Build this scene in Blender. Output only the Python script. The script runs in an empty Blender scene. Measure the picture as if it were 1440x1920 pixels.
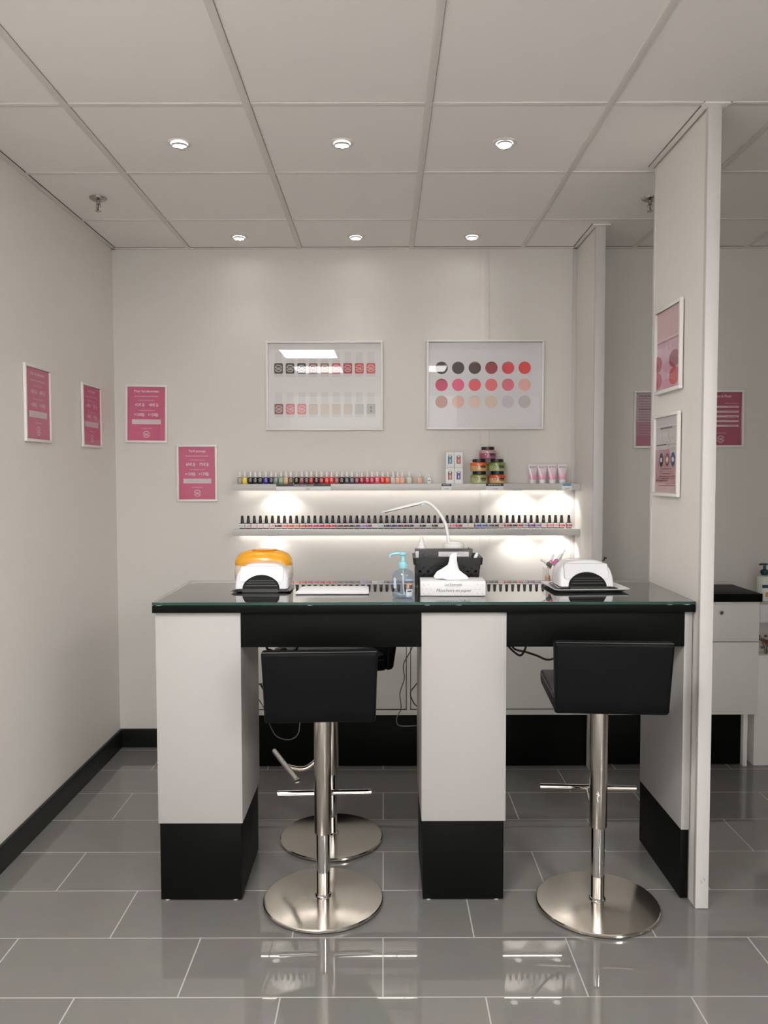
import bpy, bmesh, math, random
from math import sin, cos, pi, radians as R
from mathutils import Vector, Matrix
random.seed(4)
sc = bpy.context.scene
COL = sc.collection

# ------------------------------------------------------------------ materials
def lin(c):
    return tuple((v/12.92 if v <= .04045 else ((v+.055)/1.055)**2.4) for v in [x/255 for x in c])
MC = {}
def mat(name, col, rough=.5, metal=0., coat=0., trans=0., ior=1.5, emit=None, es=0., spec=.5, aniso=0., alpha=1.):
    if name in MC: return MC[name]
    m = bpy.data.materials.new(name); m.use_nodes = True
    b = m.node_tree.nodes['Principled BSDF']
    b.inputs['Base Color'].default_value = (*col, 1)
    b.inputs['Roughness'].default_value = rough
    b.inputs['Metallic'].default_value = metal
    b.inputs['IOR'].default_value = ior
    b.inputs['Coat Weight'].default_value = coat
    b.inputs['Coat Roughness'].default_value = .03
    b.inputs['Transmission Weight'].default_value = trans
    b.inputs['Specular IOR Level'].default_value = spec
    b.inputs['Alpha'].default_value = alpha
    if aniso:
        b.inputs['Anisotropic'].default_value = aniso
        t = m.node_tree.nodes.new('ShaderNodeTangent'); t.direction_type = 'RADIAL'; t.axis = 'Z'
        m.node_tree.links.new(t.outputs[0], b.inputs['Tangent'])
    if emit:
        b.inputs['Emission Color'].default_value = (*emit, 1); b.inputs['Emission Strength'].default_value = es
    MC[name] = m
    return m
def noisy(m, scale, amount, bump=0., detail=3):
    """adds gentle procedural mottling (and bump) to a principled material"""
    nt = m.node_tree; b = nt.nodes['Principled BSDF']
    c = b.inputs['Base Color'].default_value[:]
    tc = nt.nodes.new('ShaderNodeTexCoord'); n = nt.nodes.new('ShaderNodeTexNoise')
    n.inputs['Scale'].default_value = scale; n.inputs['Detail'].default_value = detail
    nt.links.new(tc.outputs['Object'], n.inputs['Vector'])
    mx = nt.nodes.new('ShaderNodeMix'); mx.data_type = 'RGBA'
    mx.inputs[6].default_value = (*[v*(1-amount) for v in c[:3]], 1)
    mx.inputs[7].default_value = (*[min(1, v*(1+amount)) for v in c[:3]], 1)
    nt.links.new(n.outputs['Fac'], mx.inputs[0]); nt.links.new(mx.outputs[2], b.inputs['Base Color'])
    if bump:
        bp = nt.nodes.new('ShaderNodeBump'); bp.inputs['Strength'].default_value = bump; bp.inputs['Distance'].default_value = .002
        nt.links.new(n.outputs['Fac'], bp.inputs['Height']); nt.links.new(bp.outputs[0], b.inputs['Normal'])
    return m

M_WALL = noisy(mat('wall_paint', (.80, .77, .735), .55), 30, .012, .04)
M_WALLB = noisy(mat('back_wall_paint_dimmed', (.705, .678, .645), .55), 30, .012, .04)  # wall paint darkened here to offset the strong frontal light
M_CEIL = noisy(mat('ceiling_tile', (.93, .90, .88), .85), 220, .02, .05)
M_TBAR = mat('ceiling_grid', (.82, .785, .755), .5)
M_GAPSHADE = mat('painted_gap_shade', (.06, .055, .05), .8)  # dark strips standing in for the shade inside narrow gaps
M_GRIDSHADE = mat('grid_shadow_line', (.26, .245, .23), .8)  # shade lines beside the ceiling bars, painted as thin strips
M_WHITE = noisy(mat('white_laminate_dimmed', (.43, .413, .405), .42), 12, .01)  # pedestal laminate greyed to offset the strong light on its front
M_CABW = noisy(mat('cabinet_white_lightened', (.88, .86, .83), .4), 12, .01)  # cabinet laminate lightened to make up for shade under the desk
M_EDGE = mat('white_edge_profile', (.60, .58, .57), .4)
M_BLACK = noisy(mat('black_laminate', (.0045, .0048, .0042), .45, spec=.08), 40, .15)
M_BASEB = mat('black_baseboard', (.010, .012, .010), .4, spec=.25)
M_LEATHER = noisy(mat('black_leatherette', (.0045, .0045, .005), .45, spec=.11), 260, .2, .12)
M_SEAM = mat('grey_piping', (.045, .045, .047), .35)
M_BRUSH = mat('brushed_steel', (.68, .64, .58), .13, 1., aniso=.7)
M_CHROME = mat('chrome', (.72, .70, .68), .05, 1.)
M_COL = mat('satin_steel', (.60, .55, .50), .24, 1., aniso=.5)
M_RUBBER = mat('black_rubber', (.012, .012, .012), .7)
M_FRAME = mat('white_frame', (.82, .80, .775), .3)
M_PRINT_PINK = noisy(mat('pink_print', (.62, .105, .225), .5), 5, .06)
M_PRINT_PALE = mat('pale_pink_print', (.76, .50, .58), .5)
M_PRINT_GREY = mat('pale_grey_print', (.70, .68, .70), .5)
M_INK = mat('white_ink', (.84, .74, .77), .5)
M_INK2 = mat('faint_pink_ink', (.76, .50, .58), .5)
M_BAR = mat('pale_panel_ink', (.72, .60, .63), .5)
M_DARKINK = mat('dark_ink', (.06, .045, .05), .5)
M_BLACKP = mat('black_plastic', (.012, .012, .013), .32)
M_BLACKG = mat('black_gloss', (.006, .006, .007), .06)
M_WPLAST = mat('white_plastic', (.80, .80, .80), .25)
M_WGLOSS = mat('white_gloss_shell', (.78, .78, .80), .2, coat=.3)
M_SILVER = mat('silver_paint', (.64, .64, .68), .42, .5)
M_PAPER = mat('white_paper', (.82, .82, .83), .8)
M_SHELF = noisy(mat('shelf_grey', (.60, .59, .58), .35), 20, .015)
M_CABLE = mat('black_cable', (.012, .012, .012), .45)
M_CABLEG = mat('grey_cable', (.11, .11, .105), .5)
M_CLEAR = mat('clear_plastic', (.93, .93, .93), .08, trans=.85, ior=1.35)
M_TEALEDGE = mat('glass_edge', (.014, .058, .046), .12, spec=.35)

def glass_slab():
    m = mat('desk_glass', (.93, .97, .95), 0., trans=1., ior=1.5); return m
M_GLASS = glass_slab()
def pane_mat(nm='picture_glass', tint=(1, 1, 1), ior=1.52):
    m = bpy.data.materials.new(nm); m.use_nodes = True; nt = m.node_tree; nt.nodes.clear()
    o = nt.nodes.new('ShaderNodeOutputMaterial'); mx = nt.nodes.new('ShaderNodeMixShader')
    t = nt.nodes.new('ShaderNodeBsdfTransparent'); g = nt.nodes.new('ShaderNodeBsdfGlossy'); g.inputs['Roughness'].default_value = .01
    f = nt.nodes.new('ShaderNodeFresnel'); f.inputs['IOR'].default_value = ior; t.inputs[0].default_value = (*tint, 1)
    ge = nt.nodes.new('ShaderNodeNewGeometry'); inv = nt.nodes.new('ShaderNodeMath'); inv.operation = 'SUBTRACT'; inv.inputs[0].default_value = 1
    mu = nt.nodes.new('ShaderNodeMath'); mu.operation = 'MULTIPLY'
    nt.links.new(ge.outputs['Backfacing'], inv.inputs[1]); nt.links.new(f.outputs[0], mu.inputs[0]); nt.links.new(inv.outputs[0], mu.inputs[1])
    nt.links.new(mu.outputs[0], mx.inputs[0]); nt.links.new(t.outputs[0], mx.inputs[1]); nt.links.new(g.outputs[0], mx.inputs[2])
    nt.links.new(mx.outputs[0], o.inputs[0]); return m
M_PANE = pane_mat()
def emis(name, col, s):
    m = bpy.data.materials.new(name); m.use_nodes = True; nt = m.node_tree; nt.nodes.clear()
    o = nt.nodes.new('ShaderNodeOutputMaterial'); e = nt.nodes.new('ShaderNodeEmission')
    e.inputs[0].default_value = (*col, 1); e.inputs[1].default_value = s
    nt.links.new(e.outputs[0], o.inputs[0]); return m
PANEL_S = 39.0
M_PANELLIGHT = emis('panel_diffuser_light', (1, .985, .965), PANEL_S)
M_PANELDIM = emis('panel_diffuser_dim', (1, .975, .955), 14)
M_SPOT = emis('downlight_lamp', (1, .98, .95), 30)
M_LED = emis('led_lens', (1, .97, .92), 2.2)
def floor_mat():
    m = bpy.data.materials.new('grey_polished_tile'); m.use_nodes = True; nt = m.node_tree
    b = nt.nodes['Principled BSDF']
    tc = nt.nodes.new('ShaderNodeTexCoord'); mp = nt.nodes.new('ShaderNodeMapping')
    mp.inputs['Location'].default_value = (.3021, -2.2405, 0)
    br = nt.nodes.new('ShaderNodeTexBrick'); br.offset = .5; br.offset_frequency = 2; br.squash = 1
    br.inputs['Scale'].default_value = 1; br.inputs['Brick Width'].default_value = .5939; br.inputs['Row Height'].default_value = .29695
    br.inputs['Mortar Size'].default_value = .0021; br.inputs['Mortar Smooth'].default_value = 0; br.inputs['Bias'].default_value = 0
    br.inputs['Color1'].default_value = (.205, .199, .189, 1); br.inputs['Color2'].default_value = (.222, .216, .205, 1)
    br.inputs['Mortar'].default_value = (.50, .49, .47, 1)
    n = nt.nodes.new('ShaderNodeTexNoise'); n.inputs['Scale'].default_value = 9; n.inputs['Detail'].default_value = 6
    mx = nt.nodes.new('ShaderNodeMix'); mx.data_type = 'RGBA'; mx.blend_type = 'MULTIPLY'; mx.inputs[0].default_value = .18
    nt.links.new(tc.outputs['Object'], mp.inputs[0]); nt.links.new(mp.outputs[0], br.inputs[0]); nt.links.new(tc.outputs['Object'], n.inputs['Vector'])
    nt.links.new(br.outputs['Color'], mx.inputs[6]); nt.links.new(n.outputs['Color'], mx.inputs[7]); nt.links.new(mx.outputs[2], b.inputs['Base Color'])
    ro = nt.nodes.new('ShaderNodeMapRange'); ro.inputs['To Min'].default_value = .018; ro.inputs['To Max'].default_value = .6
    nt.links.new(br.outputs['Fac'], ro.inputs['Value']); nt.links.new(ro.outputs[0], b.inputs['Roughness'])
    b.inputs['Specular IOR Level'].default_value = .62
    return m
M_FLOOR = floor_mat()

# ------------------------------------------------------------------ mesh builder
class MB:
    def __init__(s): s.bm = bmesh.new(); s.mats = []
    def mi(s, m):
        if m is None: return 0
        if m not in s.mats: s.mats.append(m)
        return s.mats.index(m)
    def add(s, verts, faces, m=None):
        k = s.mi(m); vs = [s.bm.verts.new(v) for v in verts]
        for f in faces:
            try: fc = s.bm.faces.new([vs[i] for i in f]); fc.material_index = k
            except ValueError: pass
        return s
    def box(s, x0, x1, y0, y1, z0, z1, m=None, bev=0., seg=2):
        t = bmesh.new(); bmesh.ops.create_cube(t, size=1)
        for v in t.verts:
            v.co = Vector(((x0+x1)/2+v.co.x*(x1-x0), (y0+y1)/2+v.co.y*(y1-y0), (z0+z1)/2+v.co.z*(z1-z0)))
        if bev: bmesh.ops.bevel(t, geom=t.edges[:], offset=bev, segments=seg, affect='EDGES', profile=.5)
        return s.take(t, m)
    def take(s, t, m=None, M=None):
        if M is not None: t.transform(M)
        t.verts.index_update()
        s.add([v.co.copy() for v in t.verts], [[v.index for v in f.verts] for f in t.faces], m); t.free(); return s
    def lathe(s, prof, m=None, seg=32, c=(0, 0, 0), sx=1., sy=1., sq=None):
        """prof: (r,z) from bottom to top; sq: superellipse exponent for squarish sections"""
        vs = []; fs = []
        for r, z in prof:
            for k in range(seg):
                a = 2*pi*k/seg; ca, sa = cos(a), sin(a)
                if sq:
                    ca = math.copysign(abs(ca)**sq, ca); sa = math.copysign(abs(sa)**sq, sa)
                vs.append((c[0]+r*ca*sx, c[1]+r*sa*sy, c[2]+z))
        for i in range(len(prof)-1):
            for k in range(seg):
                k2 = (k+1) % seg; fs.append((i*seg+k, i*seg+k2, (i+1)*seg+k2, (i+1)*seg+k))
        fs.append(tuple(range(seg-1, -1, -1))); fs.append(tuple((len(prof)-1)*seg+k for k in range(seg)))
        return s.add(vs, fs, m)
    def tube(s, pts, r, m=None, seg=10, smooth=6, cap=True):
        P = [Vector(p) for p in pts]
        if smooth and len(P) > 2:
            Q = []
            for i in range(len(P)-1):
                p0, p1, p2, p3 = P[max(i-1, 0)], P[i], P[i+1], P[min(i+2, len(P)-1)]
                for k in range(smooth):
                    t = k/smooth
                    Q.append(.5*((2*p1)+(-p0+p2)*t+(2*p0-5*p1+4*p2-p3)*t*t+(-p0+3*p1-3*p2+p3)*t**3))
            Q.append(P[-1]); P = Q
        rr = r if isinstance(r, (list, tuple)) else None
        up = Vector((0, 0, 1)); vs = []; fs = []; n = None
        for i, p in enumerate(P):
            d = (P[min(i+1, len(P)-1)]-P[max(i-1, 0)]).normalized()
            if n is None:
                n = d.cross(up) if abs(d.dot(up)) < .95 else d.cross(Vector((1, 0, 0)))
            n = (n-d*n.dot(d)).normalized(); b = d.cross(n)
            ra = rr[0]+(rr[1]-rr[0])*i/(len(P)-1) if rr else r
            for k in range(seg):
                a = 2*pi*k/seg; vs.append(p+(n*cos(a)+b*sin(a))*ra)
        for i in range(len(P)-1):
            for k in range(seg):
                k2 = (k+1) % seg; fs.append((i*seg+k, i*seg+k2, (i+1)*seg+k2, (i+1)*seg+k))
        if cap: fs.append(tuple(range(seg-1, -1, -1))); fs.append(tuple((len(P)-1)*seg+k for k in range(seg)))
        return s.add(vs, fs, m)
    def prism(s, poly, y0, y1, m=None, M=None):
        """poly of (x,z) extruded from y0 to y1 (front = y0)"""
        n = len(poly); vs = [(x, y0, z) for x, z in poly]+[(x, y1, z) for x, z in poly]
        fs = [tuple(range(n)), tuple(range(2*n-1, n-1, -1))]+[(i, n+i, n+(i+1) % n, (i+1) % n) for i in range(n)]
        if M is not None: vs = [M @ Vector(v) for v in vs]
        return s.add(vs, fs, m)
    def flat(s, poly, y, m=None):
        return s.add([(x, y, z) for x, z in poly], [tuple(range(len(poly)))], m)
    def disc(s, cx, cz, rx, rz, y, m=None, seg=36):
        return s.flat([(cx+rx*cos(2*pi*k/seg), cz+rz*sin(2*pi*k/seg)) for k in range(seg)], y, m)
    def arc(s, cx, cz, r0, r1, a0, a1, y, m=None, seg=24):
        vs = []; fs = []
        for k in range(seg+1):
            a = R(a0+(a1-a0)*k/seg); vs += [(cx+r0*cos(a), y, cz+r0*sin(a)), (cx+r1*cos(a), y, cz+r1*sin(a))]
        for k in range(seg): fs.append((2*k, 2*k+1, 2*k+3, 2*k+2))
        return s.add(vs, fs, m)
    def rect(s, x0, x1, z0, z1, y, m=None):
        return s.flat([(x0, z0), (x1, z0), (x1, z1), (x0, z1)], y, m)
    def text(s, txt, x, z, size, y, m=None, align='CENTER', shear=0., sxy=1., bold=0.):
        key = (txt, align, round(shear, 2), bold)
        if key not in TX:
            cu = bpy.data.curves.new('t', 'FONT'); cu.body = txt; cu.size = 1; cu.align_x = align; cu.align_y = 'CENTER'; cu.shear = shear
            cu.offset = bold; cu.resolution_u = 3
            o = bpy.data.objects.new('t', cu); COL.objects.link(o)
            me = bpy.data.meshes.new_from_object(o.evaluated_get(bpy.context.evaluated_depsgraph_get()))
            TX[key] = ([v.co.copy() for v in me.vertices], [list(p.vertices) for p in me.polygons])
            bpy.data.objects.remove(o); bpy.data.curves.remove(cu); bpy.data.meshes.remove(me)
        vs, fs = TX[key]
        return s.add([(x+v.x*size*sxy, y, z+v.y*size) for v in vs], fs, m)
    def build(s, name, m=None, parent=None, smooth=35, loc=None):
        if m is not None and m not in s.mats: s.mats.insert(0, m) if not s.mats else s.mats.append(m)
        bmesh.ops.remove_doubles(s.bm, verts=s.bm.verts[:], dist=1e-6)
        bmesh.ops.recalc_face_normals(s.bm, faces=s.bm.faces[:])
        me = bpy.data.meshes.new(name); s.bm.to_mesh(me); s.bm.free()
        for q in s.mats: me.materials.append(q)
        if smooth:
            me.polygons.foreach_set('use_smooth', [True]*len(me.polygons)); me.set_sharp_from_angle(angle=R(smooth))
        o = bpy.data.objects.new(name, me); COL.objects.link(o)
        if parent: o.parent = parent
        if loc: o.location = loc
        return o
TX = {}
def thing(name, label, cat, loc=(0, 0, 0), rz=0, group=None):
    o = bpy.data.objects.new(name, None); COL.objects.link(o); o.empty_display_size = .05
    o.location = loc; o.rotation_euler = (0, 0, rz); o['label'] = label; o['category'] = cat
    if group: o['group'] = group
    return o
def tag(o, label, cat, group=None):
    o['label'] = label; o['category'] = cat
    if group: o['group'] = group
    return o
def struct(o): o['kind'] = 'structure'; return o
def dup(root, loc, rz=0, label=None):
    r = root.copy(); COL.objects.link(r); r.location = loc; r.rotation_euler = (0, 0, rz)
    if label: r['label'] = label
    for ch in list(root.children):
        c = ch.copy(); COL.objects.link(c); c.parent = r
        for g in list(ch.children):
            d = g.copy(); COL.objects.link(d); d.parent = c
    return r
def omat(o, m, slot=0):
    o.material_slots[slot].link = 'OBJECT'; o.material_slots[slot].material = m

# ------------------------------------------------------------------ camera
CAMZ = 1.5085
cam = bpy.data.cameras.new('camera'); co = bpy.data.objects.new('camera', cam); COL.objects.link(co)
cam.sensor_fit = 'VERTICAL'; cam.sensor_height = 36; cam.lens = 36*1498.6/1920; cam.clip_start = .05
rt = Vector((.99999808, -.00034311, -.00192828)); up = Vector((.00194226, .04696225, .99889478)); fw = Vector((.00025217, .9988966, -.04696282))
Mx = Matrix.Identity(4)
for i, v in enumerate((rt, up, -fw)):
    for j in range(3): Mx[j][i] = v[j]
Mx.translation = (0, 0, CAMZ); co.matrix_world = Mx
sc.camera = co

# ------------------------------------------------------------------ room shell
XL, YB, HC = -1.465, 4.376, 2.729
XR, YF = 3.6, -3.8
def shell(name, dims, m):
    return struct(MB().box(*dims, m).build(name, smooth=0))
shell('floor', (XL-.1, XR+.1, YF-.1, YB+.1, -.1, 0), M_FLOOR)
shell('ceiling', (XL-.1, XR+.1, YF-.1, YB+.1, HC, HC+.08), M_CEIL)
shell('wall_left', (XL-.1, XL, YF-.1, YB+.1, 0, HC), M_WALL)
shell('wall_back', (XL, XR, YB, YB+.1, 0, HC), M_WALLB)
shell('wall_front', (1.15, XR, YF-.1, YF, 0, HC), M_WALL)  # unseen; its extent is set to keep light off the right room
shell('wall_light_blocker', (1.75, XR, 1.3, 1.4, 0, HC), M_WALL)  # unseen wall added only to block light from the right room
shell('wall_right', (XR, XR+.1, YF-.1, YB+.1, 0, HC), M_WALL)
# tall free-standing partition beside the desk
PX0, PX1, PY0, PY1 = 1.079, 1.121, 2.704, 3.238
par = struct(MB().box(PX0+.002, PX1-.002, PY0+.02, PY1-.016, 0, HC-.001, M_WALL).build('wall_divider', smooth=0))
MB().box(PX0-.0015, PX1+.0015, PY0, PY0+.021, 0.002, HC-.001, M_EDGE, .0015).build('edge_profile', parent=par)
MB().box(PX0-.0015, PX1+.0015, PY1-.018, PY1, 0.002, HC-.001, M_EDGE, .0015).build('edge_profile', parent=par)
sm = MB()
for (x, z, s) in ((1.0966, .098, 1), (1.1065, .107, .7)):
    sm.tube([(x-.0022*s, PY0-.0003, z+.006*s), (x, PY0-.0004, z), (x+.003*s, PY0-.0003, z-.008*s)], .0006, M_DARKINK, 5, 4)
sm.build('scuff_mark', parent=par)
# short stub wall at the end of the shelves
SX0, SX1, SY0 = 1.0456, 1.0925, 3.985
stub = struct(MB().box(SX0, SX1, SY0+.004, YB, 0, HC-.001, M_WALL).build('wall_stub', smooth=0))
MB().box(SX0-.001, SX1+.001, SY0, SY0+.02, .002, HC-.001, M_EDGE, .0015).build('edge_profile', parent=stub)
# baseboards
struct(MB().box(XL, XL+.014, YF, YB, 0, .103, M_BASEB, .002).build('baseboard_left'))
struct(MB().box(XL+.014, -.72, YB-.014, YB, 0, .103, M_BASEB, .002).build('baseboard_back'))
struct(MB().box(SX1, XR, YB-.014, YB, 0, .103, M_BASEB, .002).build('baseboard_right'))
# ceiling grid
g = MB(); XC, YC = -1.0495, 2.6962
for i in range(-1, 9):
    x = XC+.6*i
    if XL+.03 < x < XR-.02: g.box(x-.012, x+.012, YF, YB, HC-.005, HC+.001, M_TBAR, .0012)
for j in range(-13, 4):
    y = YC+.6*j
    if YF+.02 < y < YB-.05:
        xs = [XL]+[XC+.6*i for i in range(0, 8)]+[XR]
        for a, b in zip(xs[:-1], xs[1:]):
            g.box(a+.0125, b-.0125, y-.012, y+.012, HC-.0022, HC+.001, M_TBAR, .0008)
            g.box(a+.0125, b-.0125, y+.012, y+.0138, HC-.0012, HC+.001, M_GRIDSHADE)
for i in range(-1, 9):
    x = XC+.6*i
    if XL+.03 < x < XR-.02: g.box(x+.012, x+.0135, YF, YB, HC-.0012, HC+.001, M_GRIDSHADE)
struct(g.build('trim_1'))
g = MB()
for (x0, x1, y0, y1) in ((XL, XL+.022, YF, YB), (XL, SX0, YB-.022, YB), (SX1, XR, YB-.022, YB)):
    g.box(x0, x1, y0, y1, HC-.006, HC, M_TBAR, .001)
for (x0, x1, y0, y1) in ((XL+.022, XL+.0255, YF, YB), (XL, SX0, YB-.0255, YB-.022), (SX1, XR, YB-.0255, YB-.022)):
    g.box(x0, x1, y0, y1, HC-.0015, HC, M_GAPSHADE)
struct(g.build('trim_2'))
g = MB()
for (x0, x1, y0, y1) in ((PX0, PX1, PY0, PY1), (SX0, SX1, SY0, YB)):
    g.box(x0-.022, x1+.022, y0-.022, y1+.004, HC-.006, HC, M_TBAR, .001)
    g.box(x0-.026, x0-.022, y0-.024, y1, HC-.002, HC, M_GRIDSHADE); g.box(x1+.022, x1+.026, y0-.024, y1, HC-.002, HC, M_GRIDSHADE)
    g.box(x0-.003, x0-.0016, y0+.02, y1, HC-.009, HC-.005, M_GRIDSHADE)
struct(g.build('trim_3'))
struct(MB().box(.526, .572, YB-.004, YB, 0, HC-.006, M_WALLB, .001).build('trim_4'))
struct(MB().box(SX0-.022, SX0, YB-.006, YB, 0, HC-.006, M_EDGE, .001).build('trim_5'))

# ------------------------------------------------------------------ ceiling lights
def downlight(i, x, y, tilt, label):
    t = thing('downlight', label, 'ceiling light', (x, y, HC), 0, 'recessed ceiling downlights')
    prof = [(.030, -.0005), (.0445, -.0005), (.0445, -.0035), (.043, -.005), (.032, -.005), (.030, -.003)]
    b = MB(); vs = []; fs = []; seg = 40
    for r, z in prof: vs += [(r*cos(2*pi*k/seg), r*sin(2*pi*k/seg), z) for k in range(seg)]
    for a in range(len(prof)):
        for k in range(seg):
            a2 = (a+1) % len(prof); fs.append((a*seg+k, a*seg+(k+1) % seg, a2*seg+(k+1) % seg, a2*seg+k))
    b.add(vs, fs, M_TBAR).build('trim_ring', parent=t)
    Mt = Matrix.Translation((0, 0, -.006)) @ Matrix.Rotation(tilt, 4, 'X')
    q = MB(); vs = []; fs = []
    for r, z in [(.0245, .0), (.0285, .0), (.0285, -.006), (.027, -.008), (.0245, -.006)]:
        vs += [Mt @ Vector((r*cos(2*pi*k/seg), r*sin(2*pi*k/seg), z)) for k in range(seg)]
    for a in range(5):
        for k in range(seg):
            a2 = (a+1) % 5; fs.append((a*seg+k, a*seg+(k+1) % seg, a2*seg+(k+1) % seg, a2*seg+k))
    q.add(vs, fs, M_CHROME).build('gimbal_ring', parent=t)
    q = MB(); q.add([Mt @ Vector((.0245*cos(2*pi*k/seg), .0245*sin(2*pi*k/seg), -.003)) for k in range(seg)], [tuple(range(seg))], M_SPOT)
    q.build('lamp', parent=t)
    L = bpy.data.lights.new('spot', 'SPOT'); L.energy = SPOT_F if y < 3.5 else SPOT_B; L.spot_size = R(92); L.spot_blend = .9; L.shadow_soft_size = .024
    L.color = (1, .955, .89)
    o = bpy.data.objects.new('spot_beam', L); COL.objects.link(o); o.parent = t; o.location = (0, 0, -.02)
    o.rotation_euler = (tilt*.8, 0, 0)
SPOT_F, SPOT_B = 5, 1.7
fr = ['front row, leftmost recessed downlight, above the left end of the desk', 'front row, middle recessed downlight, above the centre of the desk', 'front row, rightmost recessed downlight, nearest the tall partition']
bk = ['back row, leftmost small downlight, close to the back wall', 'back row, middle small downlight, close to the back wall', 'back row, rightmost small downlight, near the short stub wall']
for k, x in enumerate((-.7495, -.1515, .447)): downlight(k, x, 3.002, R((6, 4, -5)[k]), fr[k])
for k, x in enumerate((-.74, -.141, .455)): downlight(k, x, 4.162, R(-1), bk[k])
def panel_light(x, y, label, m):
    t = thing('ceiling_light_panel', label, 'ceiling light', (x, y, HC), 0, 'square light panels in the shop ceiling')
    b = MB()
    for (x0, x1, y0, y1) in ((-.288, .288, -.288, -.268), (-.288, .288, .268, .288), (-.288, -.268, -.268, .268), (.268, .288, -.268, .268)):
        b.box(x0, x1, y0, y1, -.009, -.0055, M_TBAR)
    b.build('frame', parent=t)
    MB().box(-.268, .268, -.268, .268, -.008, -.0055, m).build('diffuser', parent=t, smooth=0)
for (i, j, lab, m) in ((0, 0, 'bright square ceiling light panel nearest the desk, by the left wall', M_PANELLIGHT),
                       (0, 2, 'dimmer square ceiling light panel by the left wall, behind the nearest one', M_PANELDIM),
                       (2, 2, 'dimmer square ceiling light panel over the middle of the shop', M_PANELDIM),
                       (5, 2, 'added unseen square ceiling light panel at the right of the shop, nearest row', M_PANELLIGHT),  # the right-hand panels are added out of view to brighten the room
                       (6, 4, 'added unseen square ceiling light panel at the right of the shop, middle row', M_PANELLIGHT),
                       (6, 6, 'added unseen square ceiling light panel at the right of the shop, last row', M_PANELLIGHT)):
    panel_light(XC+.3+.6*i, YC-.6*4+.3-.6*j, lab, m)

# sprinklers
M_SPRK = mat('sprinkler_chrome', (.42, .41, .39), .18, 1.)
def sprinkler(x, y, label):
    t = thing('fire_sprinkler', label, 'sprinkler', (x, y, HC), 0, 'chrome fire sprinklers on the ceiling')
    MB().lathe([(.012, -.014), (.026, -.012), (.036, -.006), (.038, -.001)], M_SPRK, 36).build('escutcheon', parent=t)
    b = MB().lathe([(.006, -.03), (.009, -.028), (.009, -.010)], M_SPRK, 18)
    for s in (-1, 1): b.tube([(s*.008, 0, -.026), (s*.009, 0, -.04), (s*.002, 0, -.055)], .0019, M_SPRK, 8)
    b.lathe([(.0025, -.052), (.0025, -.028)], mat('dark_bulb', (.10, .06, .05), .1), 10)
    b.build('body', parent=t)
    MB().lathe([(.0135, -.0585), (.0135, -.057), (.004, -.053)], M_SPRK, 24).build('deflector', parent=t)
sprinkler(-1.257, 3.586, 'chrome fire sprinkler hanging from the ceiling by the left wall')
sprinkler(1.182, 3.60, 'chrome fire sprinkler mostly hidden behind the tall white partition')

# ------------------------------------------------------------------ desk
desk = thing('manicure_desk', 'long black and white manicure desk on two wide pedestals', 'desk', (0, 0, 0))
DX0, DX1, DY0, DY1 = -.802, 1.0765, 2.742, 3.275
ZT = 1.056
MB().box(DX0, DX1, DY0, DY1, 1.031, ZT, M_BLACK, .0015).build('worktop', parent=desk)
for (x0, x1) in ((-.4995, .1305), (.4270, 1.0475)):
    MB().box(x0, x1, 2.762, 2.78, .907, 1.0308, M_BLACK, .001).build('apron', parent=desk)
for (x0, x1, zp, ys) in ((-.7965, -.4997, .281, 3.148), (.1307, .4268, .288, 3.148)):
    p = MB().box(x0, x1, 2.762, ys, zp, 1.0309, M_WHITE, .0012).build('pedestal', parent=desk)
    MB().box(x0+.005, x1-.006, 2.7645, ys-.004, .006, zp-.0002, M_BLACK, .001).build('plinth', parent=p)
    for fx in (x0+.025, x1-.03):
        MB().lathe([(.009, 0), (.009, .0059)], M_WPLAST, 16, (fx, 2.778, 0)).build('foot', parent=p)
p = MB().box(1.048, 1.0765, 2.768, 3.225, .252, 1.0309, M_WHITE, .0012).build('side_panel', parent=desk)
MB().box(1.0485, 1.0755, 2.772, 3.222, .004, .2518, M_BLACK, .001).build('plinth', parent=p)
br = MB(); br.tube([(.452, 3.3-.09, 1.0), (.452, 3.21, .915), (.458, 3.2, .895), (.468, 3.2, .872)], .006, mat('grey_bracket', (.3, .3, .3), .4), 6)
br.tube([(.452, 3.21, 1.0305), (.452, 3.21, 1.0)], .006, MC['grey_bracket'], 6, 0)
br.build('cable_bracket', parent=desk)

# glass sheet
gt = thing('glass_top', 'clear glass sheet with green edge lying on the black worktop', 'glass top', (0, 0, 0))
GZ0, GZ1 = 1.0585, 1.068
gb = MB(); x0, x1, y0, y1 = DX0+.001, DX1-.0005, DY0-.001, DY1+.002
vs = [(x0, y0, GZ0), (x1, y0, GZ0), (x1, y1, GZ0+.0045), (x0, y1, GZ0+.0045), (x0, y0, GZ1), (x1, y0, GZ1), (x1, y1, GZ1+.0045), (x0, y1, GZ1+.0045)]
gb.add(vs, [(3, 2, 1, 0), (4, 5, 6, 7)], M_GLASS); gb.add(vs, [(0, 1, 5, 4), (1, 2, 6, 5), (2, 3, 7, 6), (3, 0, 4, 7)], M_TEALEDGE)
gs = gb.build('glass_sheet', parent=gt, smooth=0)
for x in (-.78, -.257, .15, .26, .99, 1.05):
    MB().lathe([(.011, 0), (.011, .0024), (.009, .0025)], M_WPLAST, 14, (x, DY0+.013, ZT)).build('bumper_pad', parent=gt)
for x in (-.78, .15, 1.05):
    MB().lathe([(.011, 0), (.011, .0064), (.009, .0065)], M_WPLAST, 14, (x, DY1-.02, ZT)).build('bumper_pad', parent=gt)

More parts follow.
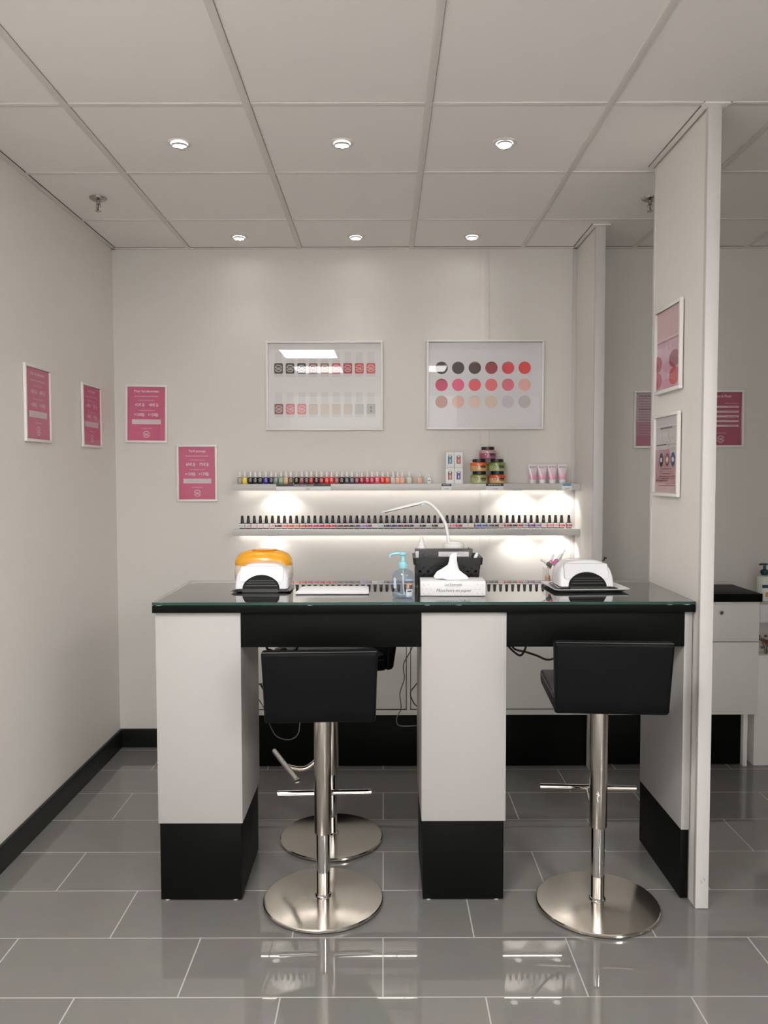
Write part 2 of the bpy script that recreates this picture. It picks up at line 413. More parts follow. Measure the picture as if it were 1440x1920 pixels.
# ------------------------------------------------------------------ stools
def stool(loc, rz, dz, label):
    t = thing('bar_stool', label, 'stool', loc, rz, 'black bar stools on round steel bases')
    # base (brushed disc, slightly conical) - faces +y
    MB().lathe([(.205, .0035), (.211, .006), (.211, .013), (.208, .016), (.12, .0205), (.034, .024), (.02, .0242)], M_BRUSH, 96).build('base', parent=t, smooth=25)
    MB().lathe([(.200, 0), (.205, .0005), (.205, .0034)], M_RUBBER, 64).build('base_ring', parent=t)
    c = MB().lathe([(.0235, .02), (.0235, .27+dz)], M_CHROME, 40).build('lower_column', parent=t)
    MB().lathe([(.0275, .0242), (.0285, .027), (.0255, .031), (.0236, .032)], M_CHROME, 40).build('collar', parent=c)
    MB().lathe([(.0295, .249+dz), (.0303, .2505+dz), (.0303, .695+dz)], M_COL, 48).build('upper_column', parent=t)
    # footrest
    zf = .312+dz*.9
    f = MB().tube([(-.176, .195, zf), (.176, .195, zf)], .0105, M_CHROME, 20, 0)
    f.build('footrest_bar', parent=t)
    a = MB(); a.tube([(0, .188, zf-.006), (0, .11, zf-.045+.02), (0, .028, zf+.03)], .010, M_COL, 14); a.build('footrest_arm', parent=t)
    # seat plate + seat + back
    MB().box(-.09, .09, -.09, .09, .6952+dz, .7+dz, M_BLACKP, .002).build('seat_plate', parent=t)
    z0 = .7002+dz; W = .178
    def slab(profile, w0, w1, name):
        """profile: closed list of (y,z); extruded across x with softened edges"""
        b = bmesh.new(); n = len(profile)
        L = [b.verts.new((-w0, y, z)) for y, z in profile]; Rr = [b.verts.new((w1, y, z)) for y, z in profile]
        b.faces.new(L); b.faces.new(list(reversed(Rr)))
        for i in range(n): b.faces.new((L[i], L[(i+1) % n], Rr[(i+1) % n], Rr[i]))
        bmesh.ops.recalc_face_normals(b, faces=b.faces[:])
        es = [e for e in b.edges if len(e.link_faces) == 2 and e.calc_face_angle(0) > .6]
        bmesh.ops.bevel(b, geom=es, offset=.009, segments=3, affect='EDGES', profile=.5)
        return MB().take(b, M_LEATHER).build(name, parent=t, smooth=40)
    top = [(-.172+.0, z0+.05)]
    seat = slab([(-.174, z0), (.17, z0), (.19, z0+.004), (.2, z0+.018), (.2, z0+.04), (.188, z0+.052), (.16, z0+.055), (.05, z0+.049), (-.05, z0+.047), (-.12, z0+.052), (-.165, z0+.066), (-.174, z0+.07)], W, W, 'seat')
    back = slab([(-.206, z0+.012), (-.198, z0+.002), (-.176, z0), (-.1745, z0+.06), (-.176, z0+.12), (-.186, z0+.236), (-.196, z0+.243), (-.228, z0+.243), (-.236, z0+.236), (-.222, z0+.12), (-.212, z0+.05)], W+.003, W+.003, 'backrest')
    # widen the backrest slightly to the top
    for v in back.data.vertices: v.co.x *= 1+.035*max(0, (v.co.z-z0)/.24)**1.6
    s = MB()
    yb = lambda z: -.2365 if z > .23 else -.2365+(.236-z)*.13
    k = 1.035
    s.tube([(-(W-.001)*k, -.2325, z0+.2405), ((W-.001)*k, -.2325, z0+.2405)], .0016, M_SEAM, 8, 0)
    s.build('piping', parent=back)
    for q in (-1, 1): MB().tube([(q*(W+.0006), -.165, z0+.045), (q*(W+.0006), .188, z0+.043)], .0012, M_SEAM, 6, 0).build('piping', parent=seat)
    return t
stool((-.2165, 2.762, 0), R(2.5), 0, 'front left black stool under the left bay of the desk')
st = stool((.7445, 2.732, 0), R(-4), .034, 'black stool at the right bay of the desk, its upper column worn')
stool((-.219, 3.25, 0), R(112), .027, 'black stool behind the desk, turned sideways behind the front left stool')
w = MB(); w.tube([(0, -.0308, .415), (.003, -.0307, .405), (-.001, -.0308, .395), (.001, -.0308, .38)], .0017, M_PAPER, 6)
w.tube([(-.005, -.0303, .408), (.007, -.0302, .402)], .0014, M_PAPER, 6, 0)
wo = w.build('paint_chip', parent=st); wo.rotation_euler = (0, 0, R(-14))

# ------------------------------------------------------------------ storage cabinet behind the desk
cab = thing('storage_cabinet', 'low white storage cabinet with black plinth behind the manicure desk', 'cabinet', (0, 0, 0))
CY = 4.042
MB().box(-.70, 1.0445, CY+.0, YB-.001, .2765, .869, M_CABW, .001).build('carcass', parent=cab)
MB().box(-.70, 1.0445, CY+.026, YB-.016, .004, .276, M_BLACK, .001).build('plinth', parent=cab)
MB().box(-.715, 1.0450, CY-.012, YB-.001, .8695, .905, M_BLACK, .0015).build('worktop', parent=cab)
for (a, b) in ((-.668, -.286), (-.280, .1115), (.1375, .578), (.584, 1.020)):
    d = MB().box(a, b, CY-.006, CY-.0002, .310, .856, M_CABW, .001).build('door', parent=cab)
    e = MB(); e.box(a-.004, b+.004, CY-.0006, CY+.0004, .304, .3095, M_GAPSHADE); e.box(a-.004, a-.0006, CY-.0006, CY+.0004, .304, .856, M_GAPSHADE); e.box(b+.0006, b+.004, CY-.0006, CY+.0004, .304, .856, M_GAPSHADE)
    e.build('painted_gap_shade', parent=d)

# cables
def cable(name, pts, r, m, label):
    o = MB().tube(pts, r, m, 8, 8).build(name); tag(o, label, 'cable'); return o
def at(u, v, y):
    d = rt*((u-720)/1498.6)+up*((960-v)/1498.6)+fw; k = y/d.y; return (d.x*k, y, CAMZ+d.z*k)
cable('power_cable', [at(950, 1205, 3.2), at(958, 1217, 3.22), at(975, 1229, 3.25), at(984, 1218, 3.26), at(986, 1203, 3.2), at(986, 1150, 3.2)], .0045, M_CABLE, 'black cable looping just below the desk beside the right pedestal')
cable('power_cable', [at(955, 1180, 3.2), at(962, 1214, 3.22), at(985, 1222, 3.3), at(1006, 1229, 3.35), at(1027, 1237, 3.4), at(1045, 1230, 3.45), at(1062, 1205, 3.5), at(1064, 1165, 3.25)], .0045, M_CABLE, 'thick black cable sagging under the desk behind the right stool')
cable('power_cable', [at(776, 1180, 3.24), at(773, 1213, 3.24), at(757, 1245, 3.24), at(758, 1272, 3.24), at(750, 1300, 3.24), at(752, 1328, 3.24), at(744, 1346, 3.24), at(748, 1360, 3.24), at(775, 1361, 3.24), at(800, 1358, 3.24), at(806, 1345, 3.24)], .0021, M_CABLEG, 'thin grey cable hanging down beside the middle pedestal')
cable('power_cable', [at(480, 1280, 3.2), at(487, 1283, 3.22), at(495, 1281, 3.24), at(492, 1287, 3.22), at(488, 1282, 3.22), at(496, 1295, 3.26), at(520, 1310, 3.3)], .0028, M_CABLE, 'knotted black cable beside the left pedestal, level with the stool back')
cable('power_cable', [at(480, 1305, 3.2), at(486, 1313, 3.21), at(495, 1328, 3.24), at(505, 1357, 3.27), at(518, 1380, 3.3), at(540, 1387, 3.35), at(556, 1380, 3.42), at(562, 1360, 3.52), at(562, 1310, 3.60), at(562, 1220, 3.60), at(562, 1165, 3.52), at(562, 1150, 3.262)], .0023, M_CABLEG, 'thin cable forming a loop below the front left stool back')
cable('power_cable', [at(500, 1175, 3.2), at(500, 1213, 3.2), at(508, 1219, 3.2), at(520, 1222, 3.22), at(533, 1216, 3.22), at(540, 1222, 3.23), at(552, 1219, 3.22), at(558, 1210, 3.2), at(558, 1175, 3.2)], .005, M_CABLE, 'bunched black cables under the left bay of the desk')
cable('power_cable', [at(786, 1275, 3.19), at(779, 1285, 3.2), at(770, 1297, 3.22), at(771, 1308, 3.22), at(778, 1321, 3.2), at(788, 1328, 3.19)], .0022, M_CABLE, 'short black cable curling out beside the middle pedestal')

# ------------------------------------------------------------------ wall shelves
shelf_data = []
for (nm, z0, z1, lab) in (('wall_shelf', 1.4245, 1.4585, 'upper pale grey wall shelf holding the small polish bottles and jars'), ('wall_shelf', 1.183, 1.2175, 'lower pale grey wall shelf holding the row of black capped bottles')):
    o = MB().box(-.8025, 1.0448, 4.2465, YB-.0005, z0, z1, M_SHELF, .0012).build(nm)
    tag(o, lab, 'shelf', 'wall shelves above the desk'); shelf_data.append((z0, z1))
def puck(x, z, e, label):
    t = thing('shelf_light', label, 'light', (x, 4.302, z), 0, 'small lights under the wall shelves')
    MB().lathe([(.022, -.005), (.027, -.004), (.027, 0)], M_SILVER, 28).build('housing', parent=t)
    MB().lathe([(.017, -.0058), (.019, -.0051)], M_LED, 24).build('lens', parent=t)
    L = bpy.data.lights.new('shelf_beam', 'SPOT'); L.energy = e; L.spot_size = R(132); L.spot_blend = .5; L.shadow_soft_size = .012; L.color = (1, .955, .90)
    o = bpy.data.objects.new('beam', L); COL.objects.link(o); o.parent = t; o.location = (0, 0, -.0085); o.rotation_euler = (R(21), 0, 0)
for (x, e, w) in ((-.555, 1.45, 'left end'), (.72, 1.6, 'right part'), (.955, 1.1, 'right end')):
    puck(x, shelf_data[0][0], e, 'small round light under the %s of the upper shelf' % w)
for (x, e, w) in ((-.60, .5, 'left end'), (.74, 1.5, 'right part'), (.955, 1.1, 'right end')):
    puck(x, shelf_data[1][0], e, 'small round light under the %s of the lower shelf' % w)
M_STRIP = emis('led_strip_light', (1, .94, .86), 16)
for (z, e, w) in ((shelf_data[0][0], .004, 'upper'), (shelf_data[1][0], .006, 'lower')):
    t = thing('light_strip', 'thin light strip along the underside of the %s wall shelf, by the wall' % w, 'light strip', (0, 4.35, z), 0, 'light strips under the wall shelves')
    MB().box(-.795, 1.0, -.006, .006, -.0004, 0, M_SILVER).build('mounting_rail', parent=t)
    MB().box(-.79, .99, -e/2, e/2, -.0016, -.0004, M_STRIP).build('diode_row', parent=t, smooth=0)

# price labels on the upper shelf edge
def plabel(x0, x1, strip, label, txt=None, price=None, blue=False):
    t = thing('price_label', label, 'price label', (0, 4.2465, 0), 0, 'price labels on the upper shelf edge')
    zt = 1.4585; zs = zt-.0125
    MB().box(x0, x1, -.0014, -.0002, 1.4235, zs, M_PAPER).build('card', parent=t)
    b = MB().box(x0+(.004 if blue else 0), x1-(.004 if blue else 0), -.0019, -.0003, zs, zt-(.001 if blue else 0), strip)
    if txt: b.text(txt, (x0+x1)/2, (zs+zt)/2-.0003, .0085, -.0021, M_PAPER, sxy=1.15)
    elif not blue:
        for k in range(5):
            a = x0+(x1-x0)*(.15+.145*k); b.rect(a, a+(x1-x0)*.11, (zs+zt)/2-.0018, (zs+zt)/2+.0018, -.0021, M_PRINT_GREY)
    b.build('header_strip', parent=t)
    b = MB(); cx = (x0+x1)/2+(x1-x0)*(.08 if txt else .02)
    b.text(price, cx, 1.4305, .0105, -.0018, M_DARKINK); pass
    b.build('price_text', parent=t)
    MB().box(x0, x1, -.0019, .006, 1.45855, 1.4589, M_CLEAR).build('hook', parent=t)
    if blue: MB().box(x0, x1, .0005, .002, 1.4590, 1.467, M_CLEAR).build('clear_holder', parent=t)
STRIPB = mat('black_header', (.014, .013, .012), .35)
plabel(-.5705, -.2818, STRIPB, 'wide label with long black header strip under the dark polish bottles', 'VERNIS LONGUE TENUE', '5,99€')
plabel(.3071, .3585, STRIPB, 'small black-topped price label below the four stacked boxes', None, '9,99€')
plabel(.5421, .636, STRIPB, 'black-topped price label below the jars', None, '12,99€')
plabel(.947, .9985, mat('blue_header', (.10, .30, .52), .4), 'blue-topped price label below the pink tubes', None, '3,99€', True)

# ------------------------------------------------------------------ bottles: upper shelf
ORD = ['first', 'second', 'third', 'fourth', 'fifth', 'sixth', 'seventh', 'eighth', 'ninth', 'tenth', 'eleventh', 'twelfth', 'thirteenth', 'fourteenth', 'fifteenth', 'sixteenth', 'seventeenth', 'eighteenth', 'nineteenth']
TENS = {2: 'twent', 3: 'thirt', 4: 'fort', 5: 'fift'}
def ordinal(n):
    if n < 20: return ORD[n-1]
    if n % 10 == 0: return TENS[n//10]+'ieth'
    return TENS[n//10]+'y-'+ORD[n % 10-1]
def Xs(u): return -.7585+(u-455)*.0028676
M_CAP = mat('frosted_cap', (.76, .75, .74), .25)
M_EMB = mat('emblem_white', (.56, .50, .49), .5)
def polish(loc, col, label):
    t = thing('nail_polish', label, 'nail polish', loc, 0, 'nail polish bottles on the upper shelf')
    MB().lathe([(.0112, .0), (.0118, .0012), (.0134, .0055), (.0142, .010), (.0142, .031), (.0130, .0345), (.006, .0362), (.0055, .038)], mat('polish_proto', (.5, .5, .5), .12), 24, sq=.55).build('bottle', parent=t, smooth=50)
    MB().lathe([(.0070, .0375), (.0068, .064), (.006, .0655)], M_CAP, 18).build('cap', parent=t)
    e = MB(); cz = .0195; y = -.01438
    e.arc(0, cz, .0064, .0076, 35, 165, y, M_EMB, 12); e.arc(0, cz, .0064, .0076, 195, 345, y, M_EMB, 12)
    e.rect(-.0036, .0036, cz-.0006, cz+.0012, y, M_EMB)
    e.build('emblem', parent=t, smooth=0)
    return t
us1 = [150, 222, 300, 370, 440, 520, 595, 660, 735, 805, 875, 955, 1030, 1100, 1165, 1240, 1310, 1385]
us = [430+a/7.58 for a in us1]+[610+a/6.857 for a in (80, 148, 212, 277, 343, 408, 470, 540, 600, 668, 735, 800, 870, 930, 990, 1080, 1210)]
UP = [('grey green', (150, 150, 140)), ('yellow', (225, 195, 40)), ('black', (16, 15, 17)), ('charcoal', (38, 38, 42)), ('black', (18, 14, 18)), ('bright blue', (28, 35, 150)),
      ('dark navy', (25, 26, 36)), ('slate grey', (105, 118, 120)), ('mint green', (130, 160, 128)), ('tan', (205, 165, 120)), ('taupe brown', (105, 82, 70)), ('black', (20, 19, 20)),
      ('dusty brown red', (130, 66, 66)), ('dark maroon', (62, 20, 24)), ('red', (165, 28, 34)), ('near black maroon', (48, 12, 18)), ('dark red', (150, 28, 32)), ('bright red', (205, 38, 36)),
      ('orange red', (215, 48, 38)), ('mauve', (140, 72, 84)), ('black brown', (42, 26, 24)), ('slate violet', (62, 60, 76)), ('slate blue', (68, 72, 86)), ('plum', (130, 30, 62)),
      ('dark crimson', (158, 20, 54)), ('crimson', (180, 28, 58)), ('raspberry', (190, 45, 78)), ('pink', (212, 90, 110)), ('orange red', (220, 52, 44)), ('coral', (220, 80, 66)),
      ('clear', (200, 196, 188)), ('peach', (222, 165, 140)), ('pale peach', (225, 172, 150)), ('clear', (205, 202, 190)), ('nude beige', (222, 176, 145))]
ZU = shelf_data[0][1]
proto = None
for i, (u, (cn, c)) in enumerate(zip(us, UP)):
    lab = '%s nail polish bottle with frosted cap, %s from left on upper shelf' % (cn, ordinal(i+1))
    loc = (Xs(u), 4.302+random.uniform(-.002, .002), ZU)
    if proto is None: t = proto = polish(loc, c, lab)
    else: t = dup(proto, loc, 0, lab)
    b = [k for k in t.children if k.name.startswith('bottle')][0]
    omat(b, mat('polish_'+cn.replace(' ', '_')+str(i), lin(c), .12, coat=.3))
    if cn == 'clear':
        e = [k for k in t.children if k.name.startswith('emblem')][0]; omat(e, M_DARKINK); e.scale = (.3, 1, 1)
t = thing('dropper_bottle', 'small white dropper bottle standing alone right of the polish row', 'bottle', (Xs(804.7), 4.302, ZU))
MB().lathe([(.0125, 0), (.0135, .002), (.0135, .028), (.012, .034), (.006, .037)], M_WPLAST, 24).build('bottle', parent=t)
MB().lathe([(.0085, .0375), (.008, .048), (.0045, .05), (.0035, .066), (.002, .068)], M_WPLAST, 18).build('cap', parent=t)
MB().disc(0, .018, .004, .003, -.0137, M_DARKINK, 12).build('emblem', parent=t)

# ------------------------------------------------------------------ bottles: lower shelf
ZL = shelf_data[1][1]
M_BBOT = mat('black_bottle', (.010, .009, .011), .1)
M_BLAB = mat('white_label', (.84, .82, .82), .45)
def gel(loc, label):
    t = thing('gel_polish', label, 'nail polish', loc, 0, 'gel polish bottles on the lower shelf')
    MB().lathe([(.0143, 0), (.0153, .0015), (.0155, .029), (.0147, .0305), (.007, .032), (.0065, .034)], M_BBOT, 24, sq=.6).build('bottle', parent=t, smooth=50)
    MB().lathe([(.0092, .0335), (.0092, .036), (.0066, .069), (.0055, .0705)], M_BBOT, 20).build('cap', parent=t)
    l = MB().box(-.0152, .0152, -.01605, -.0153, .0052, .0282, M_BLAB, .0003, 1)
    l = l.build('label', parent=t)
    b = MB().box(-.0152, .0152, -.01635, -.0160, .0095, .0213, mat('band_proto', (.5, .5, .5), .4)); b = b.build('colour_band', parent=l)
    e = MB().arc(-.0062, .0155, .0018, .0031, -30, 210, -.0165, M_BLAB, 8); e.arc(-.0062, .0155, .0002, .0012, 0, 360, -.0165, M_BLAB, 8); e.build('emblem', parent=l)
    return t
ub = [430+a/7.58 for a in (178, 264, 350, 437, 521, 608, 695, 780, 867, 953, 1040, 1125, 1212, 1297, 1383)]
ub += [600+a/7.58 for a in (178, 265, 350, 435, 522, 607, 693, 780, 865, 948, 1034, 1118, 1203, 1289)]
ub += [770+a/7.58 for a in (86, 172, 257, 344, 430, 518, 602, 688, 773, 859, 945, 1030)]
ub += [910+a/7.58 for a in (57, 140, 225, 312, 397, 483, 568, 654, 740, 830, 917, 1002, 1088, 1192)]
LO = [('silver white', (200, 204, 205)), ('pale pink grey', (205, 185, 188)), ('pinkish white', (222, 205, 206)), ('pale pink', (222, 188, 195)), ('off white', (222, 216, 216)), ('pale rose', (214, 166, 160)),
      ('maroon brown', (92, 50, 50)), ('salmon pink', (226, 130, 124)), ('orange', (226, 104, 62)), ('peach pink', (232, 140, 120)), ('deep orange', (222, 98, 60)), ('rose magenta', (196, 60, 92)),
      ('hot pink', (210, 64, 120)), ('crimson pink', (196, 50, 84)), ('coral red', (214, 70, 60)), ('red', (212, 44, 58)), ('mauve brown', (124, 72, 74)), ('dark pink', (120, 50, 60)),
      ('charcoal', (58, 54, 58)), ('dusky brown', (104, 70, 74)), ('lilac', (168, 138, 200)), ('purple', (140, 70, 140)), ('cream white', (216, 214, 206)), ('pale blue', (172, 196, 208)),
      ('black', (38, 36, 32)), ('navy blue', (52, 56, 110)), ('dark navy', (52, 50, 84)), ('burgundy', (116, 34, 66)), ('midnight blue', (46, 42, 80)), ('pale lilac', (204, 182, 192)),
      ('black brown', (56, 44, 46)), ('light grey', (190, 184, 188)), ('jet black', (30, 29, 32)), ('white', (215, 212, 212)), ('blush', (206, 164, 174)), ('pink', (228, 130, 160)),
      ('red', (196, 62, 76)), ('white', (214, 212, 210)), ('cream', (224, 212, 170)), ('royal blue', (62, 78, 164)), ('bright blue', (44, 108, 176)), ('taupe', (112, 92, 94)),
      ('dark plum', (64, 50, 60)), ('beige pink', (212, 172, 160)), ('brick red', (168, 54, 66)), ('dark grey green', (62, 72, 70)), ('bright red', (198, 70, 72)), ('silver grey', (152, 152, 154)),
      ('violet', (134, 50, 150)), ('grey purple', (142, 116, 158)), ('pale pink', (226, 186, 190)), ('rose pink', (230, 144, 156)), ('grey pink', (208, 172, 170)), ('coral', (210, 96, 100)), ('dusty red', (188, 92, 86))]
proto = None
for i, (u, (cn, c)) in enumerate(zip(ub, LO)):
    lab = 'black capped polish with %s band, %s from left on lower shelf' % (cn, ordinal(i+1))
    loc = (Xs(u), 4.300, ZL)
    if proto is None: t = proto = gel(loc, lab)
    else: t = dup(proto, loc, random.uniform(-.03, .03), lab)
    l = [k for k in t.children if k.name.startswith('label')][0]; bd = [k for k in l.children if k.name.startswith('colour_band')][0]
    omat(bd, mat('band_'+cn.replace(' ', '_')+str(i), lin(c), .4))

# ------------------------------------------------------------------ boxes, jars, tubes on the upper shelf
BX = [(843, 0, 'teal', (50, 150, 175), 'top left'), (859, 0, 'orange', (205, 100, 75), 'top right'), (843, 1, 'coral', (215, 110, 105), 'bottom left'), (859, 1, 'violet blue', (85, 80, 175), 'bottom right')]
for (u, low, cn, c, pos) in BX:
    z = ZU+(.0001 if low else .0850)
    t = thing('small_box', '%s of four white boxes, showing a %s bottle picture, on the upper shelf' % (pos, cn), 'box', (Xs(u), 4.300, z), 0, 'small white boxes on the upper shelf')
    MB().box(-.0222, .0222, -.0225, .0225, 0, .0842, M_PAPER, .0006).build('carton', parent=t)
    b = MB(); y = -.0228
    b.rect(-.0105, .0105, .022, .064, y, mat('picture_dark', (.05, .04, .04), .5)); b.rect(-.006, .006, .055, .0625, y-.0002, M_PRINT_GREY)
    b.rect(-.0085, .0085, .024, .052, y-.0002, mat('boxpic_'+cn.replace(' ', '_'), lin(c), .5))
    b.rect(-.002, .004, .027, .045, y-.0003, M_BAR)
    for k in range(3): b.rect(-.012+.002*k, .012-.002*k, .0725-.003*k, .0735-.003*k, y, M_DARKINK if k == 0 else M_BAR)
    b.build('printed_front', parent=t, smooth=0)
    MB().box(-.0224, .0224, -.0227, .0227, .0836, .0845, mat('grey_lid_edge', (.22, .21, .21), .6)).build('lid_flap', parent=t)
def jar(x, z, cn, c1, c2, label):
    t = thing('scrub_jar', label, 'jar', (x, 4.305, z), 0, 'black lidded jars stacked on the upper shelf')
    MB().lathe([(.040, 0), (.0455, .002), (.0468, .012), (.0468, .036), (.0455, .043), (.040, .0475), (.034, .0485)], mat('jar_'+cn, lin(c1), .12, coat=.6, trans=.15), 40).build('body', parent=t)
    MB().lathe([(.0470, .030), (.0471, .037), (.0458, .0435), (.0402, .0480)], mat('jartop_'+cn, lin(c2), .15, coat=.5), 40).build('upper_layer', parent=t)
    MB().lathe([(.034, .0487), (.035, .0495), (.035, .064), (.0338, .0652)], M_BLACKP, 40).build('lid', parent=t)
    l = MB()
    def bend(x, z): a = x/.0474; return (.0474*sin(a), -.0474*cos(a), z)
    def patch(x0, x1, z0, z1, m, n=6):
        vs = []; fs = []
        for k in range(n+1):
            xx = x0+(x1-x0)*k/n; vs += [bend(xx, z0), bend(xx, z1)]
        for k in range(n): fs.append((2*k, 2*k+2, 2*k+3, 2*k+1))
        l.add(vs, fs, m)
    def oval(cx, cz, rx, rz, m, dr=0.):
        l.add([tuple(v*(1+dr) if i < 2 else v for i, v in enumerate(bend(cx+rx*cos(2*pi*k/20), cz+rz*sin(2*pi*k/20)))) for k in range(20)], [tuple(range(20))], m)
    oval(-.018, .025, .0085, .0068, M_DARKINK); oval(-.018, .025, .006, .0048, MC['jar_'+cn], .004); oval(-.018, .025, .003, .003, M_BAR, .006)
    patch(.002, .036, .022, .031, M_DARKINK); patch(.006, .038, .0165, .0205, M_DARKINK)
    patch(.005, .033, .0255, .0275, MC['jar_'+cn]) if False else None
    l.build('label', parent=t)
H = .0655
jar(Xs(898.5), ZU, 'green', (190, 196, 140), (152, 154, 92), 'yellow green jar at the bottom left of the jar stack')
jar(Xs(932.5)+.001, ZU, 'orange', (238, 192, 135), (214, 92, 58), 'orange red jar at the bottom right of the jar stack')
jar(Xs(898), ZU+H, 'amber', (232, 182, 112), (220, 98, 58), 'orange red jar in the middle row, left, of the jar stack')
jar(Xs(932), ZU+H, 'lime', (178, 192, 124), (124, 150, 76), 'green jar in the middle row, right, of the jar stack')
jar(Xs(914.5), ZU+2*H, 'purple', (172, 88, 122), (192, 145, 152), 'purple pink jar on top of the jar stack')
def tube_pack(x, label):
    t = thing('lotion_tube', label, 'tube', (x, 4.302, ZU), 0, 'pink lotion tubes on the upper shelf')
    b = MB(); vs = []; fs = []; seg = 24; N = 8
    for i in range(N+1):
        f = i/N; rx = .0185+.0075*f; ry = .0165*(1-f)+.0012*f
        for k in range(seg): vs.append((rx*cos(2*pi*k/seg), ry*sin(2*pi*k/seg), .021+.08*f))
    for i in range(N):
        for k in range(seg): fs.append((i*seg+k, i*seg+(k+1) % seg, (i+1)*seg+(k+1) % seg, (i+1)*seg+k))
    fs.append(tuple(range(seg-1, -1, -1))); fs.append(tuple(N*seg+k for k in range(seg)))
    b.add(vs, fs, M_TUBE).build('tube', parent=t)
    MB().lathe([(.0165, 0), (.0175, .001), (.0180, .0205)], M_WPLAST, 28).build('cap', parent=t)
    l = MB()
    sl = lambda z: -(.0165-(.0165-.0012)*(z-.021)/.08)-.0012
    for (txt, z, s) in (('BODY', .0865, .0150),):
        l.text(txt, 0, z, s, sl(z), mat('purple_ink', (.16, .07, .30), .5), sxy=.95)
    for z, w in ((.076, .011), (.067, .013), (.060, .010)): l.rect(-w, w, z, z+.0014, sl(z)-.0004, M_INK2)
    l.build('label', parent=t)
def tube_mat():
    m = mat('tube_pink', (.8, .5, .62), .3, coat=.3); nt = m.node_tree; b = nt.nodes['Principled BSDF']
    tc = nt.nodes.new('ShaderNodeTexCoord'); sp = nt.nodes.new('ShaderNodeSeparateXYZ'); cr = nt.nodes.new('ShaderNodeValToRGB')
    mr = nt.nodes.new('ShaderNodeMapRange'); mr.inputs['From Min'].default_value = .02; mr.inputs['From Max'].default_value = .1
    cr.color_ramp.elements[0].color = (.80, .36, .55, 1); cr.color_ramp.elements[0].position = .15; cr.color_ramp.elements[1].color = (.80, .72, .76, 1); cr.color_ramp.elements[1].position = .6
    nt.links.new(tc.outputs['Object'], sp.inputs[0]); nt.links.new(sp.outputs[2], mr.inputs[0]); nt.links.new(mr.outputs[0], cr.inputs[0]); nt.links.new(cr.outputs[0], b.inputs['Base Color'])
    return m
M_TUBE = tube_mat()
for u, w in ((998.9, 'leftmost of four pink and white lotion tubes on the upper shelf'), (1016.8, 'second from left of four pink and white lotion tubes on the upper shelf'), (1035.5, 'third from left of four pink and white lotion tubes on the upper shelf'), (1054.5, 'rightmost of four pink and white lotion tubes, beside the stub wall')):
    tube_pack(Xs(u), w)

# ------------------------------------------------------------------ framed posters
def poster(w, h, loc, rz, label, design, fwid=.012, dep=.018, lean=0., roll=0.):
    t = thing('framed_poster', label, 'poster', loc, rz, 'white framed posters on the walls')
    t.rotation_euler = (lean, roll, rz)
    b = MB(); x, z = w/2, h/2
    for (x0, x1, z0, z1) in ((-x, x, z-fwid, z), (-x, x, -z, -z+fwid), (-x, -x+fwid, -z+fwid, z-fwid), (x-fwid, x, -z+fwid, z-fwid)):
        b.box(x0, x1, -dep, -.001, z0, z1, M_FRAME, .0012)
    b.build('frame', parent=t)
    p = MB(); design(p, w-2*fwid, h-2*fwid); 
    p.build('print', parent=t, smooth=0)
    MB().box(-x+fwid-.001, x-fwid+.001, -dep+.003, -dep+.005, -z+fwid-.001, z-fwid+.001, M_PANE).build('glass_pane', parent=t, smooth=0)
    return t
YP = -.006
def backing(p, w, h, m): p.box(-w/2-.001, w/2+.001, YP, -.0015, -h/2-.001, h/2+.001, m)
def line(p, x0, x1, z, y, m, t=.0016, seed=0):
    """a line of print too small to read"""
    rnd = random.Random(int((x0*97+z*1013+seed)*1e4)); x = x0
    while x < x1:
        a = rnd.uniform(.004, .013); p.rect(x, min(x+a, x1), z-t/2, z+t/2, y, m); x += a+.0022
def logo(p, cx, cz, r, y, m, txt=True):
    p.arc(cx, cz, r*.82, r, 25, 172, y, m, 20); p.arc(cx, cz, r*.82, r, 195, 352, y, m, 20)
    p.flat([(cx+r*.98*cos(R(a))*k, cz+r*.98*sin(R(a))*k) for a, k in ((38, 1.0), (20, 1.14), (12, .8))], y, m)
    if txt:
        p.text('NAIL', cx, cz+r*.08, r*.62, y, m, bold=.02); p.rect(cx-r*.52, cx+r*.52, cz-r*.34, cz-r*.20, y, m)
def price_design(title, pr):
    def d(p, w, h):
        backing(p, w, h, M_PRINT_PINK); y = YP-.0006; y2 = YP-.0009
        p.text(title, 0, h*.42, .0182, y, M_INK, bold=.012)
        line(p, -w*.32, w*.32, h*.325, y, M_INK2, .0045); line(p, -w*.2, w*.2, h*.25, y, M_INK2, .0035, 2)
        for (ix, iz, s) in ((-.17, .165, pr[0]), (.20, .165, pr[1]), (-.17, -.02, pr[2]), (.20, -.02, pr[3])):
            p.text(s, w*(ix-.05), h*iz, .0225, y, M_INK, sxy=.95, bold=.01)
            cx = w*(ix+.085); rz_ = .0105
            p.disc(cx, h*iz, .0066, rz_, y, M_INK2, 20); p.disc(cx, h*iz+.0015, .0035, .005, y2, M_PRINT_PINK, 12); p.disc(cx, h*iz+.001, .0022, .0034, YP-.0012, M_INK, 10)
        line(p, -w*.21, w*.21, h*.065, y, M_INK2, .0035, 3)
        p.rect(-w*.385, w*.385, -h*.195, -h*.105, y, M_BAR)
        line(p, -w*.27, w*.3, -h*.135, y2, M_PRINT_PALE, .003, 4); line(p, -w*.2, w*.22, -h*.165, y2, M_PRINT_PALE, .003, 5)
        line(p, -w*.14, w*.14, -h*.27, y, M_INK2, .0035, 6)
        logo(p, 0, -h*.385, .0182, y, M_INK)
    return d
YW = YB-.0005
poster(.2285, .314, (-1.290, YW, 1.8405), 0, 'pink price poster "Pour les abonnées" on the back wall beside the corner', price_design('Pour les abonnées', ('43€', '48€', '+10€', '+15€')), lean=R(-.4), roll=R(.8), dep=.013)
